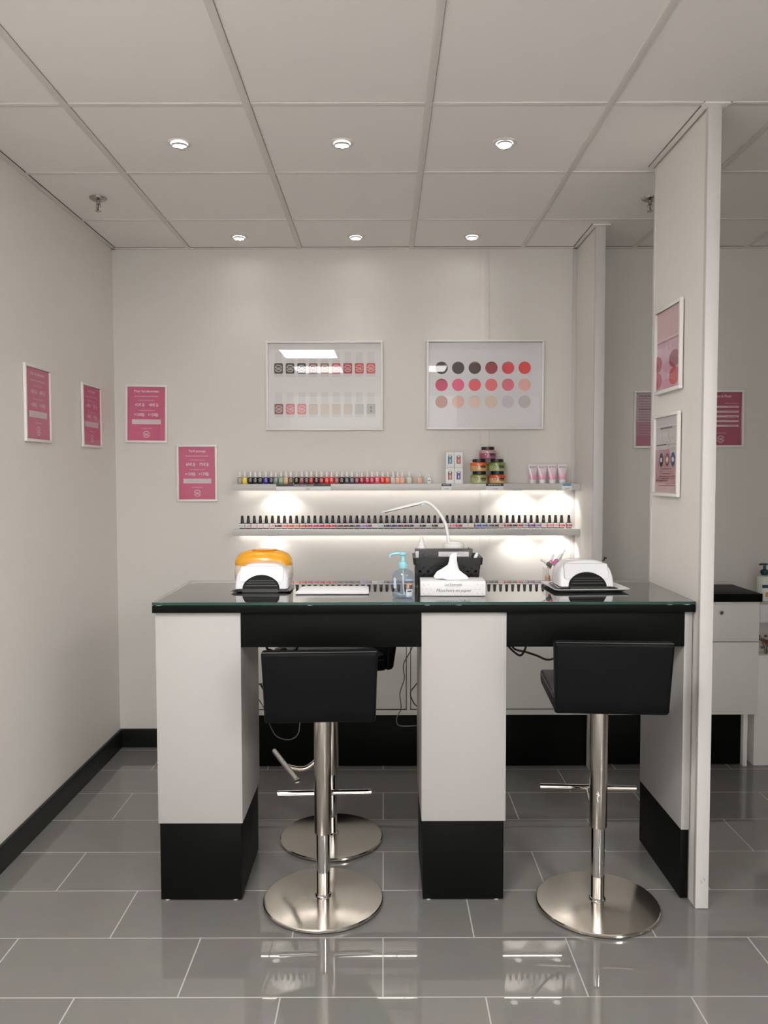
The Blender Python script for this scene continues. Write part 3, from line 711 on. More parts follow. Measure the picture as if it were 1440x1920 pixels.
poster(.2215, .3095, (-1.018, YW, 1.5175), 0, 'pink price poster "Tarif passage" on the back wall left of the shelves', price_design('Tarif passage', ('69€', '75€', '+15€', '+17€')))
poster(.252, .319, (XL+.0005, 3.391, 1.807), R(90), 'pink price poster on the left wall, nearer to the viewer', price_design('Pour les abonnées', ('43€', '48€', '+10€', '+15€')), dep=.0125)
poster(.258, .313, (XL+.0005, 4.012, 1.802), R(90), 'pink price poster on the left wall, nearer to the corner', price_design('Tarif passage', ('69€', '75€', '+15€', '+17€')), dep=.0125)

# big poster, left: drawn polish bottles
def bottles_design(p, w, h):
    backing(p, w, h, mat('poster_white', (.76, .735, .74), .5)); y = YP-.0006; y2 = YP-.0010; y3 = YP-.0014
    c1 = [(58, 52, 50), (62, 58, 54), (62, 60, 60), (138, 92, 92), (150, 124, 106), (190, 84, 92), (176, 64, 74), (198, 76, 76), (212, 96, 86)]
    c2 = [(134, 78, 86), (206, 102, 112), (214, 120, 116), (206, 190, 170), (214, 196, 184), (212, 194, 178), (206, 194, 180), (192, 190, 186), (178, 178, 174)]
    gcap = mat('print_cap', (.68, .66, .67), .5); gl = mat('print_glass', (.64, .63, .63), .5)
    def rr(cx, cz, a, b, r, m, yy):
        pts = []
        for (sx, sz, a0) in ((1, 1, 0), (-1, 1, 90), (-1, -1, 180), (1, -1, 270)):
            for k in range(5):
                t = R(a0+90*k/4); pts.append((cx+sx*(a-r)+r*cos(t), cz+sz*(b-r)+r*sin(t)))
        p.flat(pts, yy, m)
    for row, cs in enumerate((c1, c2)):
        cz = h*(.205 if row == 0 else -.272)
        for i, c in enumerate(cs):
            cx = w*(-.408+.1025*i)
            p.rect(cx-.018, cx+.018, cz+.033, cz+.09, y, gcap); p.rect(cx-.018, cx-.0165, cz+.033, cz+.09, y2, gl); p.rect(cx+.0165, cx+.018, cz+.033, cz+.09, y2, gl)
            p.rect(cx-.0235, cx+.0235, cz-.0445, cz-.02, y, gl); p.rect(cx-.022, cx+.022, cz-.0425, cz-.02, y2, gcap)
            rr(cx, cz, .0238, .0285, .007, mat('poster_b%d_%d' % (row, i), lin(c), .5), y2-.0001)
            ink = mat('poster_ink_light', (.80, .60, .60), .5) if sum(c) < 480 else mat('poster_ink_pale', (.66, .60, .54), .5)
            if row == 0 and i < 3: ink = mat('poster_ink_grey', (.66, .63, .62), .5)
            if row == 1 and i >= 7:
                if i == 8:
                    p.disc(cx, cz+.008, .0038, .0055, y3, M_DARKINK, 12); p.rect(cx-.001, cx+.001, cz-.006, cz+.004, y3, M_DARKINK); p.disc(cx, cz-.012, .005, .005, y3, M_DARKINK, 12)
                continue
            logo(p, cx, cz, .0192, y3, ink, row == 0 or i < 3)
poster(.634, .4825, (-.3205, YW, 1.9895), 0, 'large white framed poster of eighteen polish bottles in two rows', bottles_design, .0115, .02)
def dots_design(p, w, h):
    backing(p, w, h, mat('poster_lilac', (.755, .735, .765), .5)); y = YP-.0006; y2 = YP-.0009
    rows = [[(44, 34, 34), (46, 34, 30), (62, 40, 36), (142, 40, 54), (204, 56, 72), (208, 60, 62)],
            [(186, 58, 96), (214, 80, 122), (214, 74, 84), (214, 94, 104), (208, 96, 116), (214, 160, 152)],
            [(168, 122, 106), (208, 168, 156), (208, 184, 174), (202, 182, 164), (188, 180, 188), (176, 170, 172)]]
    shade = [[0, (90, 70, 64), (120, 100, 92), (90, 30, 44), (190, 110, 120), 0], [(150, 40, 80), 0, (176, 130, 150), 0, (220, 110, 140), 0], [0, (226, 190, 180), (216, 200, 196), 0, 0, 0]]
    for r in range(3):
        for c in range(6):
            cx = w*(-.386+.1475*c); cz = h*(.20-.1995*r)
            p.disc(cx, cz, .0336, .0336, y, mat('dot_%d_%d' % (r, c), [min(.85, v*1.3) for v in lin(rows[r][c])], .5), 40)
            if shade[r][c]:
                m = mat('dotrim_%d_%d' % (r, c), lin(shade[r][c]), .5); vs = []; fs = []; a0 = R(30)
                for k in range(13):
                    a = R(30+130*k/12); vs += [(cx+.0336*cos(a), y2, cz+.0336*sin(a)), (cx+.0336*cos(a)*.98, y2, cz+.0336*sin(a)-.0075*sin(pi*k/12))]
                for k in range(12): fs.append((2*k, 2*k+1, 2*k+3, 2*k+2))
                p.add(vs, fs, m)
poster(.634, .4825, (.5505, YW-.004, 1.993), 0, 'large white framed poster of eighteen coloured discs in three rows', dots_design, .0115, .022, lean=R(.03))

# partition posters
def soft_design(p, w, h):
    backing(p, w, h, mat('lilac_pink_print', (.66, .42, .52), .5)); y = YP-.0006; y2 = YP-.001
    p.rect(-w/2, w/2, h*.13, h/2, y, mat('blush_print', (.68, .46, .49), .5))
    p.rect(-w/2, w/2, h*.125, h*.135, y2, M_INK); line(p, -w*.46, w*.48, h*.105, y2, mat('rose_ink', (.42, .20, .26), .5), .006)
    p.text('14', -w*.1, h*.02, .045, y2, M_INK, sxy=.7); p.text('€', w*.1, h*.03, .025, y2, M_INK)
    for cx, cz, c in ((-.48, -.16, (172, 66, 96)), (.27, -.15, (150, 70, 92)), (-.48, -.37, (196, 84, 108)), (.27, -.36, (200, 84, 92))):
        X0, X1 = max(-w/2, w*cx-.052), min(w/2, w*cx+.052)
        pts = [(min(max(w*cx+.055*cos(2*pi*k/40), -w/2), w/2), h*cz+.032*sin(2*pi*k/40)) for k in range(40)]
        p.flat(pts, y2, mat('softdot%d' % c[0], lin(c), .5))
    p.arc(w*.05, h*-.33, .011, .014, 60, 300, YP-.0013, M_INK); p.disc(w*.05, h*-.33, .004, .006, YP-.0013, M_INK, 12); p.disc(w*.06, h*-.29, .005, .004, YP-.0013, M_INK, 12)
poster(.272, .325, (PX0-.002, 3.030, 1.979), R(-90), 'upper framed poster with four big pink discs on the tall partition', soft_design, .013, .014)
def offer_design(p, w, h):
    backing(p, w, h, mat('offer_grey', (.62, .57, .585), .5)); y = YP-.0006; y2 = YP-.001; y3 = YP-.0014
    p.rect(-w/2, w/2, -h/2, -h*.02, y, mat('offer_rose', (.52, .31, .36), .5)); p.rect(-w/2, w*.15, -h*.02, h*.07, y, MC['offer_rose'])
    p.rect(-w/2, w/2, -h/2, -h*.38, y2, mat('offer_peach', (.60, .40, .39), .5))
    p.rect(-w*.48, w*.48, h*.375, h*.385, y2, M_INK); line(p, -w*.28, w*.26, h*.352, y2, M_DARKINK, .006)
    p.text('9,90€', -w*.10, h*.225, .046, y2, M_INK, sxy=.9, bold=.01); line(p, w*.2, w*.42, h*.205, y2, M_BAR, .006)
    p.rect(-w*.47, w*.0, h*.125, h*.14, y2, M_DARKINK); p.rect(w*.0, w*.42, h*.13, h*.134, y2, M_DARKINK)
    for cx, c in ((-.22, (38, 36, 70)), (.05, (190, 120, 110)), (.30, (48, 96, 150))):
        p.disc(w*cx, -h*.065, .021, .027, y2, mat('badge%d' % c[0], lin(c), .4), 24); p.disc(w*cx, -h*.065, .0125, .009, y3, M_INK, 14); p.disc(w*cx, -h*.13, .004, .006, y2, M_DARKINK, 10)
    p.arc(w*.05, -h*.065, .0185, .022, 20, 170, y3, M_DARKINK); p.arc(w*.05, -h*.065, .0185, .022, 200, 340, y3, M_DARKINK)
    for z, a, b in ((-.185, -.2, .25), (-.25, -.12, .18), (-.285, -.3, .4), (-.31, -.38, .36), (-.335, -.46, .1), (-.345, -.46, .05), (-.405, -.36, .42)):
        line(p, w*a, w*b, h*z, y3, mat('offer_ink', (.25, .10, .14), .5), .0035, z)
poster(.262, .314, (PX0-.002, 3.034, 1.581), R(-90), 'lower framed poster reading 9,90€ with three oval badges on the tall partition', offer_design, .013, .014)
# posters in the room beyond
def list_design(p, w, h):
    backing(p, w, h, mat('list_print', (.55, .40, .44), .5)); y = YP-.0006
    p.rect(-w/2, w/2, -h/2, -h*.05, y, mat('list_print_low', (.52, .27, .34), .5)); p.rect(-w/2, w/2, -h/2, -h*.32, YP-.0008, mat('list_print_base', (.47, .17, .25), .5))
    for k in range(16):
        line(p, -w*.42, w*(-.1 if k in (0, 5) else .36), h*(.44-.05*k), YP-.0011, M_DARKINK if k in (0, 5, 9) else mat('list_ink', (.25, .12, .16), .5), .005 if k in (0, 5) else .003, k)
poster(.229, .312, (1.4745, YW, 1.8045), 0, 'pale pink list poster on the far wall, half hidden by the partition', list_design)
def hands_design(p, w, h):
    backing(p, w, h, mat('deep_pink_print', (.44, .10, .165), .5)); y = YP-.0006; y2 = YP-.0009
    p.text('Mains & Pieds', -w*.02, h*.425, .0185, y, M_INK, bold=.012); line(p, w*.05, w*.42, h*.29, y, M_INK2, .003)
    for k in range(5):
        z = h*(.225-.0895*k); p.rect(-w*.43, w*.43, z-.0055, z+.0055, y, M_BAR); line(p, w*.12, w*.38, z, y2, M_PRINT_PINK, .003, k)
    line(p, -w*.18, w*.1, -h*.27, y, M_INK2, .003, 9); logo(p, -w*.04, -h*.385, .019, y, M_INK)
poster(.229, .311, (1.8445, YW, 1.8075), 0, 'deep pink poster "Mains & Pieds" on the far wall right of the partition', hands_design)

# ------------------------------------------------------------------ nail lamps
def GZ(y): return GZ1+.0045*(y-DY0)/(DY1-DY0)+.0002
ZG = GZ(3.17)
def nail_lamp(loc, rz, s, label):
    t = thing('nail_lamp', label, 'nail lamp', loc, rz, 'white nail drying lamps on the desk'); t.scale = (s, s, s)
    N = 28; W = .106; Hh = .098; z0 = .012; K = .40
    def sec(k): 
        a = pi*k/N; ca = cos(a); return W*math.copysign(abs(ca)**.62, ca), Hh*abs(sin(a))**.62
    rings = [(.90, .96, 0.0), (.965, .985, .004), (1, 1, .014), (1, 1, .05), (1, 1, .1), (.99, .985, .13), (.95, .93, .155), (.86, .8, .17)]
    vs = []; fs = []
    for (sx, sz, y) in rings:
        for k in range(N+1):
            x, z = sec(k); vs.append((x*sx, y+z*K*max(0, 1-y/.16), z0+z*sz))
    n = N+1
    for i in range(len(rings)-1):
        for k in range(N): fs.append((i*n+k, i*n+k+1, (i+1)*n+k+1, (i+1)*n+k))
        fs.append((i*n, (i+1)*n, (i+1)*n+N, i*n+N))
    fs.append(tuple(range(n))); fs.append(tuple((len(rings)-1)*n+k for k in range(n-1, -1, -1)))
    MB().add(vs, fs, M_WGLOSS).build('shell', parent=t, smooth=50)
    # sloping front: local frame on the inclined plane
    sl = math.atan(K); F = Matrix.Translation((0, 0, z0)) @ Matrix.Rotation(-sl, 4, 'X')
    L = lambda z: z/cos(sl)
    pts = []
    for (cx, cz, a0) in ((.076, .083, 0), (-.076, .083, 90)):
        pts += [(cx+.008*cos(R(a0+90*k/4)), cz+.008*sin(R(a0+90*k/4))) for k in range(5)]
    pts += [(-.086, .04), (-.085, .034), (-.080, .029)]
    a, b = .066, .055
    arc_ = [(-a*1.04*cos(pi*k/16), .0+b*1.06*sin(pi*k/16)) for k in range(17)]
    pts += [q for q in arc_ if q[1] > .029]+[(.080, .029), (.085, .034), (.086, .04)]
    MB().prism(pts, -.0030, .001, M_SILVER, F).build('front_panel', parent=t, smooth=30)
    op = [(a*1.12*cos(pi*k/24), b*1.02*sin(pi*k/24)) for k in range(25)]
    dp = []
    for k_, (x_, z_) in enumerate(pts): dp.append((x_*1.022, z_*1.015+.0008))
    MB().prism(dp, -.0012, .001, mat('grey_outline', (.28, .28, .30), .4), F).build('panel_seam', parent=t, smooth=0)
    o = MB().prism(op, -.0036, .001, mat('opening_black', (.006, .006, .006), .5, spec=.12), F).build('opening', parent=t)
    rb = MB()
    for z, w in ((.032, .050), (.023, .058), (.012, .064)):
        rb.prism([(-w, z-.0016), (w, z-.0016), (w, z+.0016), (-w, z+.0016)], -.005, -.003, mat('smoked_rib', (.045, .045, .042), .4, spec=.25), F)
    rb.build('inner_rib', parent=o)
    hp = [(x*1.12, 0) for x in ()]
    pl = [(-.118, .0045), (-.105, .010), (-.07, .011), (.07, .011), (.105, .010), (.118, .0045), (.10, .002), (-.10, .002)]
    MB().prism(pl, -.012, .15, M_BLACKG).build('base_tray', parent=t)
    MB().prism([(-.072, .0), (.072, .0), (.072, .014), (-.072, .014)], -.018, .01, mat('smoked_tray', (.035, .035, .03), .2)).build('hand_tray', parent=t)
    MB().box(-.072, .072, .02, .14, 0, .0021, M_RUBBER).build('foot_pad', parent=t)
    MB().lathe([(.003, 0), (.003, .002)], M_BLACKP, 10).build('switch', parent=t, loc=(.1055, .06, .045))
    return t
lampl = nail_lamp((-.459, 2.968, GZ(3.11)), R(0), .935, 'left white nail lamp with silver front, before the orange appliance')
# tray + right lamp
tr = thing('serving_tray', 'flat white tray with flared rim under the right nail lamp', 'tray', (.768, 3.055, GZ(3.14)), R(3))
def tray_mesh(hw, hd):
    b = MB(); ring = []
    lv = [(hw-.022, hd-.018, .0), (hw-.02, hd-.016, .0), (hw, hd, .009), (hw, hd, .011), (hw-.021, hd-.018, .0022)]
    def rrect(a, d, z, r=.012):
        o = []
        for (sx, sy, a0) in ((1, 1, 0), (-1, 1, 90), (-1, -1, 180), (1, -1, 270)):
            for k in range(4): t = R(a0+30*k); o.append((sx*(a-r)+r*cos(t), sy*(d-r)+r*sin(t), z))
        return o
    vs = sum([rrect(*q) for q in lv], []); fs = []; n = 16
    for i in range(len(lv)-1):
        for k in range(n): fs.append((i*n+k, i*n+(k+1) % n, (i+1)*n+(k+1) % n, (i+1)*n+k))
    fs.append(tuple(range(n-1, -1, -1))); fs.append(tuple((len(lv)-1)*n+k for k in range(n)))
    return b.add(vs, fs, M_WPLAST)
tray_mesh(.142, .115).build('dish', parent=tr)
nail_lamp((.766, 2.990, GZ(3.14)+.0026), R(2), .975, 'right white nail lamp with silver front, standing on a white tray')

# orange lidded appliance behind the left lamp
t = thing('paraffin_warmer', 'rounded appliance with an orange lid behind the left nail lamp', 'warmer', (-.482, 3.199, GZ(3.255)), 0)
def dome(prof, m, name, sx, sy, sq=.8):
    return MB().lathe(prof, m, 48, sx=sx, sy=sy, sq=sq).build(name, parent=t, smooth=50)
dome([(.86, .0), (.95, .006), (1.0, .03), (1.0, .06), (.98, .075), (.9, .08)], mat('cream_plastic', (.80, .68, .54), .3, coat=.3), 'body', .1165, .066)
M_ORANGE = mat('orange_plastic', (.90, .42, .02), .25, coat=.4, trans=.12)
dome([(.985, .0765), (.99, .086), (.955, .10), (.86, .117), (.68, .129), (.42, .136), (.15, .138)], M_ORANGE, 'lid', .1165, .066)
hb = MB().lathe([(.0, .0), (.6, .0005), (.95, .002), (1, .004), (.93, .0055), (.8, .005)], mat('deep_orange', (.85, .30, .01), .3), 32, sx=.052, sy=.03).build('lid_handle', parent=t); hb.location = (.004, -.012, .1325)

# white pad
pad = MB(); 
pts = [(-.135, -.083), (-.128, -.088), (.125, -.088), (.133, -.083), (.135, -.075), (.132, .05), (.126, .06), (.118, .063), (-.105, .063), (-.118, .058), (-.126, .045)]
n = len(pts); vs = []
for sc_, z in ((.97, 0), (1, .002), (1, .007), (.975, .0095)): vs += [(x*sc_, y*sc_, z) for x, y in pts]
fs = [tuple(range(n-1, -1, -1)), tuple(3*n+k for k in range(n))]
for i in range(3):
    for k in range(n): fs.append((i*n+k, i*n+(k+1) % n, (i+1)*n+(k+1) % n, (i+1)*n+k))
pad.add(vs, fs, noisy(mat('white_pad', (.80, .80, .83), .7), 300, .04, .2))
o = pad.build('hand_rest_pad'); o.location = (-.19, 2.995, GZ(3.0)); o.rotation_euler = (math.atan(.0045/.533), 0, 0); tag(o, 'flat white hand pad lying on the glass between lamp and bottle', 'pad')

# sanitiser pump bottle
t = thing('pump_bottle', 'clear hand gel bottle with light blue pump on the desk', 'bottle', (.0685, 2.832, GZ(2.86)), R(-4))
M_GEL = pane_mat('clear_gel', (.80, .88, .95), 1.7)
MB().lathe([(.030, 0), (.036, .002), (.0385, .006), (.0385, .078), (.0365, .088), (.029, .0965), (.017, .1015), (.0145, .103), (.0145, .107)], M_GEL, 40, sy=.72).build('bottle', parent=t)
M_PBLUE = mat('pale_blue_plastic', (.30, .62, .70), .3)
h_ = MB().lathe([(.0165, .1065), (.0172, .108), (.0172, .121), (.0155, .1225)], M_PBLUE, 30)
h_.lathe([(.0135, .1225), (.0125, .129), (.0072, .133), (.0066, .151)], M_PBLUE, 24)
h_.build('pump_collar', parent=t)
h_ = MB().lathe([(.009, .151), (.0125, .153), (.0135, .158), (.0122, .1625), (.004, .164)], M_PBLUE, 24)
h_.tube([(0, 0, .158), (-.018, 0, .1585), (-.034, 0, .157), (-.044, 0, .153), (-.0475, 0, .146)], [.0062, .0036], M_PBLUE, 12)
h_.build('pump_head', parent=t)
MB().tube([(0, 0, .105), (0, 0, .05), (.004, 0, .012)], .0022, M_WPLAST, 8).build('dip_tube', parent=t)
l = MB()
def wrap(x, z, r=.0389): a = x/.0389; return (r*sin(a), -r*.72*cos(a), z)
def wpatch(x0, x1, z0, z1, m, r=.0389, n=8):
    vs = []; fs = []
    for k in range(n+1): xx = x0+(x1-x0)*k/n; vs += [wrap(xx, z0, r), wrap(xx, z1, r)]
    for k in range(n): fs.append((2*k, 2*k+2, 2*k+3, 2*k+1))
    l.add(vs, fs, m)
bl = mat('label_blue', (.30, .48, .68), .4); 
wpatch(-.040, -.026, .036, .074, mat('label_mist', (.52, .62, .74), .4)); wpatch(.012, .040, .010, .034, mat('label_pale', (.62, .68, .76), .4)); wpatch(.012, .040, .064, .070, bl); wpatch(.012, .040, .006, .012, bl)
wpatch(.014, .036, .038, .056, mat('label_skin', (.55, .32, .22), .5), .0391); wpatch(.024, .037, .036, .048, mat('label_dark', (.08, .07, .08), .5), .0392); wpatch(.016, .034, .024, .029, M_DARKINK, .0391)
wpatch(-.040, -.01, .019, .021, bl); wpatch(-.02, .02, .014, .016, bl)
for z in (.062, .049, .037, .008): wpatch(-.0185, -.0155, z, z+.0035, M_DARKINK, .0391, 2)
l.build('label', parent=t)

# tissue box
t = thing('tissue_box', 'white tissue box with handwriting style lettering in front of the basket', 'tissue box', (.2505, 2.925, GZ(2.98)), R(-1.2))
MB().box(-.117, .117, -.058, .058, 0, .0525, M_PAPER, .0012).build('carton', parent=t)
b = MB(); y = -.0584
b.text('Les Essentiels', 0, .0405, .0135, y, M_DARKINK, shear=.35, sxy=.85); b.rect(-.024, .026, .0325, .0330, y, M_DARKINK)
b.text('Mouchoirs en papier', .002, .0195, .0165, y, M_DARKINK, shear=.35, sxy=.92)
pk = mat('pale_pink_dot', (.78, .62, .66), .6)
for (x, z) in ((-.105, .04), (-.088, .041), (-.106, .008), (-.088, .009), (-.096, .024), (-.112, .024), (-.08, .024), (.105, .04), (.088, .041), (.106, .008), (.088, .009), (.096, .024), (.08, .024)):
    b.disc(x, z, .0028, .0028, y, pk, 8)
b.build('lettering', parent=t, smooth=0)
MB().add([(.052*cos(2*pi*k/28), .02*sin(2*pi*k/28), .0528) for k in range(28)], [tuple(range(28))], mat('slot_film', (.6, .6, .62), .4)).build('slot', parent=t)
ts = MB(); rnd = random.Random(5)
# folded sheet pulled up through the slot: each level is (z, left, right, half depth, centre y)
lev = [(.0530, -.036, .060, .022, 0), (.0565, -.060, .062, .023, -.004), (.066, -.067, .052, .022, -.006), (.079, -.055, .036, .017, -.004), (.089, -.036, .027, .013, -.002),
       (.103, -.017, .021, .009, 0), (.118, -.012, .018, .0065, .002), (.133, -.010, .018, .0055, .002), (.145, -.004, .019, .0045, .001), (.1500, .003, .020, .003, 0)]
K = 36; vs = []; fs = []
for li, (z, xl, xr, d, yc) in enumerate(lev):
    for k in range(K):
        th = 2*pi*k/K; cxx = (xl+xr)/2; a = (xr-xl)/2
        fold = .30*sin(6*th+.6*li)+.22*sin(11*th-.9*li)+.10*rnd.uniform(-1, 1)
        w = min(1, .25+(z-.053)/.02) if z < .1 else .7
        x = cxx+a*cos(th)*(1+.05*fold); y = yc+d*sin(th)*(1+.55*fold*w)
        zz = z+(.0045*sin(5*th+1.3*li)*w*(1 if .055 < z < .14 else 0))
        if z < .08: zz -= .10*max(0, x-.03)*(z-.053)/.02
        vs.append((x, y, max(zz, .0529)))
n_ = len(lev)
for i in range(n_-1):
    for k in range(K): fs.append((i*K+k, i*K+(k+1) % K, (i+1)*K+(k+1) % K, (i+1)*K+k))
fs.append(tuple((n_-1)*K+k for k in range(K)))
ts.add(vs, fs, mat('tissue', (.82, .82, .85), .9)).build('tissue', parent=t, smooth=22)

# black openwork basket
t = thing('storage_basket', 'black openwork plastic basket behind the tissue box', 'basket', (.2430, 3.088, ZG), R(-1))
bm_ = MB(); HW0, HD0, HW1, HD1, HB = .111, .075, .126, .09, .122
def wallgrid(p0, p1, q0, q1, nx, nz):
    vs = []; fs = []
    for j in range(nz+1):
        for i in range(nx+1):
            a = Vector(p0).lerp(Vector(p1), i/nx); b_ = Vector(q0).lerp(Vector(q1), i/nx); vs.append(a.lerp(b_, j/nz))
    for j in range(nz):
        for i in range(nx):
            hole = (3 <= j <= nz-6) and ((i % 6 in (2, 3)) and (j % 6 in (2, 3)) or (i % 6 in (0, 5)) and (j % 6 in (5, 0)) and (i+j) % 2 == 0)
            if not hole: fs.append((j*(nx+1)+i, j*(nx+1)+i+1, (j+1)*(nx+1)+i+1, (j+1)*(nx+1)+i))
    bm_.add(vs, fs, M_BLACKP)
c0 = [(-HW0, -HD0, 0), (HW0, -HD0, 0), (HW0, HD0, 0), (-HW0, HD0, 0)]; c1 = [(-HW1, -HD1, HB), (HW1, -HD1, HB), (HW1, HD1, HB), (-HW1, HD1, HB)]
for i, nx in enumerate((48, 30, 48, 30)): wallgrid(c0[i], c0[(i+1) % 4], c1[i], c1[(i+1) % 4], nx, 26)
bm_.add(c0, [(0, 1, 2, 3)], M_BLACKP)
bo = bm_.build('openwork_body', parent=t, smooth=0); so = bo.modifiers.new('solid', 'SOLIDIFY'); so.thickness = .0022; so.offset = -1
r_ = MB(); vs = []; fs = []
def rrect3(a, d, z, r):
    o = []
    for (sx, sy, a0) in ((1, 1, 0), (-1, 1, 90), (-1, -1, 180), (1, -1, 270)):
        for k in range(6): q = R(a0+18*k); o.append((sx*(a-r)+r*cos(q), sy*(d-r)+r*sin(q), z))
    return o
lv = [(HW1+.001, HD1+.001, HB-.026), (HW1+.0035, HD1+.0035, HB-.026), (HW1+.006, HD1+.006, HB), (HW1+.002, HD1+.002, HB+.001), (HW1-.001, HD1-.001, HB-.024)]
for q in lv: vs += rrect3(*q, .012)
n = 24
for i in range(len(lv)):
    i2 = (i+1) % len(lv)
    for k in range(n): fs.append((i*n+k, i*n+(k+1) % n, i2*n+(k+1) % n, i2*n+k))
r_.add(vs, fs, M_BLACKP).build('rim', parent=t)
# inside the basket
t = thing('flat_case', 'flat black case with pale labels standing upright in the basket', 'case', (.2335, 3.120, ZG+.004), R(-1))
MB().box(-.113, .113, -.012, .012, 0, .142, M_BLACKP, .002).build('case', parent=t)
b = MB(); b.rect(-.020, .098, .112, .131, -.0123, M_PRINT_GREY); b.rect(-.110, -.097, .107, .133, -.0123, M_PRINT_GREY)
b.rect(-.088, -.086, .105, .128, -.0123, M_CABLEG); b.disc(-.070, .116, .003, .003, -.0123, M_CABLEG, 10)
for (x0, x1, z) in ((-.01, .02, .118), (.045, .08, .126), (.05, .09, .121)): line(b, x0, x1, z, -.0126, mat('print_mark', (.45, .43, .45), .6), .002)
b.build('label_sticker', parent=t, smooth=0)
t = thing('spray_bottle', 'white bottle with spray cap standing in the left end of the basket', 'bottle', (.1490, 3.146, ZG+.004), 0)
MB().lathe([(.017, 0), (.0185, .002), (.0185, .140), (.0175, .1505), (.0165, .1512)], M_WPLAST, 28).build('bottle', parent=t)
MB().lathe([(.0115, .1513), (.0115, .168), (.0085, .1685), (.0085, .176), (.007, .177), (.0065, .188), (.005, .189)], M_WPLAST, 24).build('spray_cap', parent=t)
t = thing('brush_bundle', 'small dark brush heads poking up at the right end of the basket', 'brush', (.333, 3.13, ZG+.004), 0)
MB().lathe([(.012, 0), (.013, .001), (.013, .09), (.0115, .091)], M_BLACKP, 16).build('holder', parent=t)
b = MB()
for k in range(7):
    a = 2*pi*k/7; b.tube([(.004*cos(a), .004*sin(a), .08), (.007*cos(a), .006*sin(a), .12), (.013*cos(a)+.003, .008*sin(a), .136+.005*(k % 3))], [.0022, .0012], M_BLACKP, 6)
b.build('bristles', parent=t)
t = thing('plastic_bottle', 'small white bottle tipped at the right rim of the basket', 'bottle', (.3475, 3.088, ZG+.09), 0)
MB().lathe([(.007, 0), (.008, .001), (.0085, .035), (.006, .04), (.005, .045)], M_WPLAST, 16).build('bottle', parent=t)
t.rotation_euler = (0, R(20), 0)

# desk lamp
t = thing('desk_lamp', 'white gooseneck desk lamp behind the black basket', 'lamp', (.2835, 3.2385, GZ(3.277)), 0)
MB().lathe([(.034, 0), (.0365, .003), (.0405, .10), (.0435, .137), (.0435, .150), (.041, .1545), (.029, .158), (.026, .163), (.012, .166)], M_WPLAST, 44).build('base', parent=t)
MB().lathe([(.013, .1655), (.012, .1675)], M_SILVER, 24).build('button', parent=t)
P = [(-.021, .0, .150), (-.0205, 0, .163), (-.024, -.0, .19), (-.030, 0, .224), (-.042, 0, .253), (-.06, 0, .281), (-.083, 0, .306), (-.1, 0, .318), (-.115, 0, .3235), (-.132, 0, .3205)]
MB().tube(P, .0068, M_WPLAST, 14).build('gooseneck', parent=t)
hd = thing  # head
b = MB(); vs = []; fs = []; NS = 14
A = Vector((-.127, -.004, .322)); B = Vector((-.292, -.02, .283))
dx = (B-A); ln = dx.length; dx.normalize(); sy = Vector((0, 1, 0)); nz = dx.cross(sy).normalized()
if nz.z < 0: nz = -nz
for i in range(NS+1):
    f = i/NS; c = A+dx*ln*f; hw = .030*min(1, .45+2.2*f)*(1 if f < .85 else (1-((f-.85)/.15)**2*.5)); th = .0065*(1 if f < .6 else 1-.72*(f-.6)/.4)
    for (yy, zz) in ((-1, -.35), (-.7, -.6), (.7, -.6), (1, -.35), (.85, .5), (.3, 1), (-.3, 1), (-.85, .5)): vs.append(c+sy*hw*yy+nz*th*zz)
for i in range(NS):
    for k in range(8): fs.append((i*8+k, i*8+(k+1) % 8, (i+1)*8+(k+1) % 8, (i+1)*8+k))
fs.append(tuple(range(7, -1, -1))); fs.append(tuple(NS*8+k for k in range(8)))
hh = b.add(vs, fs, M_WPLAST).build('lamp_head', parent=t, smooth=45)
b = MB(); c0_ = A+dx*ln*.12-nz*.0052; c1_ = A+dx*ln*.93-nz*.0036
b.add([c0_+sy*.02, c0_-sy*.02, c1_-sy*.02, c1_+sy*.02, c0_+sy*.02-nz*.0012, c0_-sy*.02-nz*.0012, c1_-sy*.02-nz*.0012, c1_+sy*.02-nz*.0012], [(0, 1, 2, 3), (7, 6, 5, 4), (0, 4, 5, 1), (1, 5, 6, 2), (2, 6, 7, 3), (3, 7, 4, 0)], M_CABLEG)
b.build('diffuser', parent=hh)
MB().tube([A-nz*.008-dx*.004, A-nz*.009+dx*.012], .005, M_WPLAST, 10, 0).build('hinge', parent=hh)

# clear cup with small bottles
cx, cy = .684, 3.225
t = thing('clear_cup', 'clear acrylic cup of small bottles left of the right nail lamp', 'cup', (cx, cy, GZ(3.256)), 0)
b = MB()
for (x0, x1, y0, y1, z0, z1) in ((-.036, .036, -.03, .03, 0, .0025), (-.036, -.034, -.03, .03, .0025, .055), (.034, .036, -.03, .03, .0025, .055), (-.034, .034, -.03, -.028, .0025, .055), (-.034, .034, .028, .03, .0025, .055)):
    b.box(x0, x1, y0, y1, z0, z1, M_PANE)
b.build('cup', parent=t, smooth=0)
def mini(loc, rot, r, hb, hc, mb, mc, name, label, cat):
    t = thing(name, label, cat, loc, 0); t.rotation_euler = rot
    MB().lathe([(r*.9, 0), (r, .001), (r, hb*.85), (r*.55, hb), (r*.5, hb+.002)], mb, 18).build('bottle', parent=t)
    MB().lathe([(r*.55, hb+.0021), (r*.5, hb+hc), (r*.4, hb+hc+.001)], mc, 16).build('cap', parent=t)
zc = GZ(3.256)+.003
pinkm = mat('mini_pink', (.75, .20, .38), .15); purp = mat('mini_mauve', (.48, .18, .36), .15); peach = mat('mini_peach', (.75, .48, .36), .2); green = mat('mini_green', (.10, .16, .11), .15)
mini((cx-.022, cy-.012, zc), (R(4), R(-4), 0), .0105, .028, .026, peach, M_CAP, 'nail_polish', 'peach nail polish bottle inside the clear cup', 'nail polish')
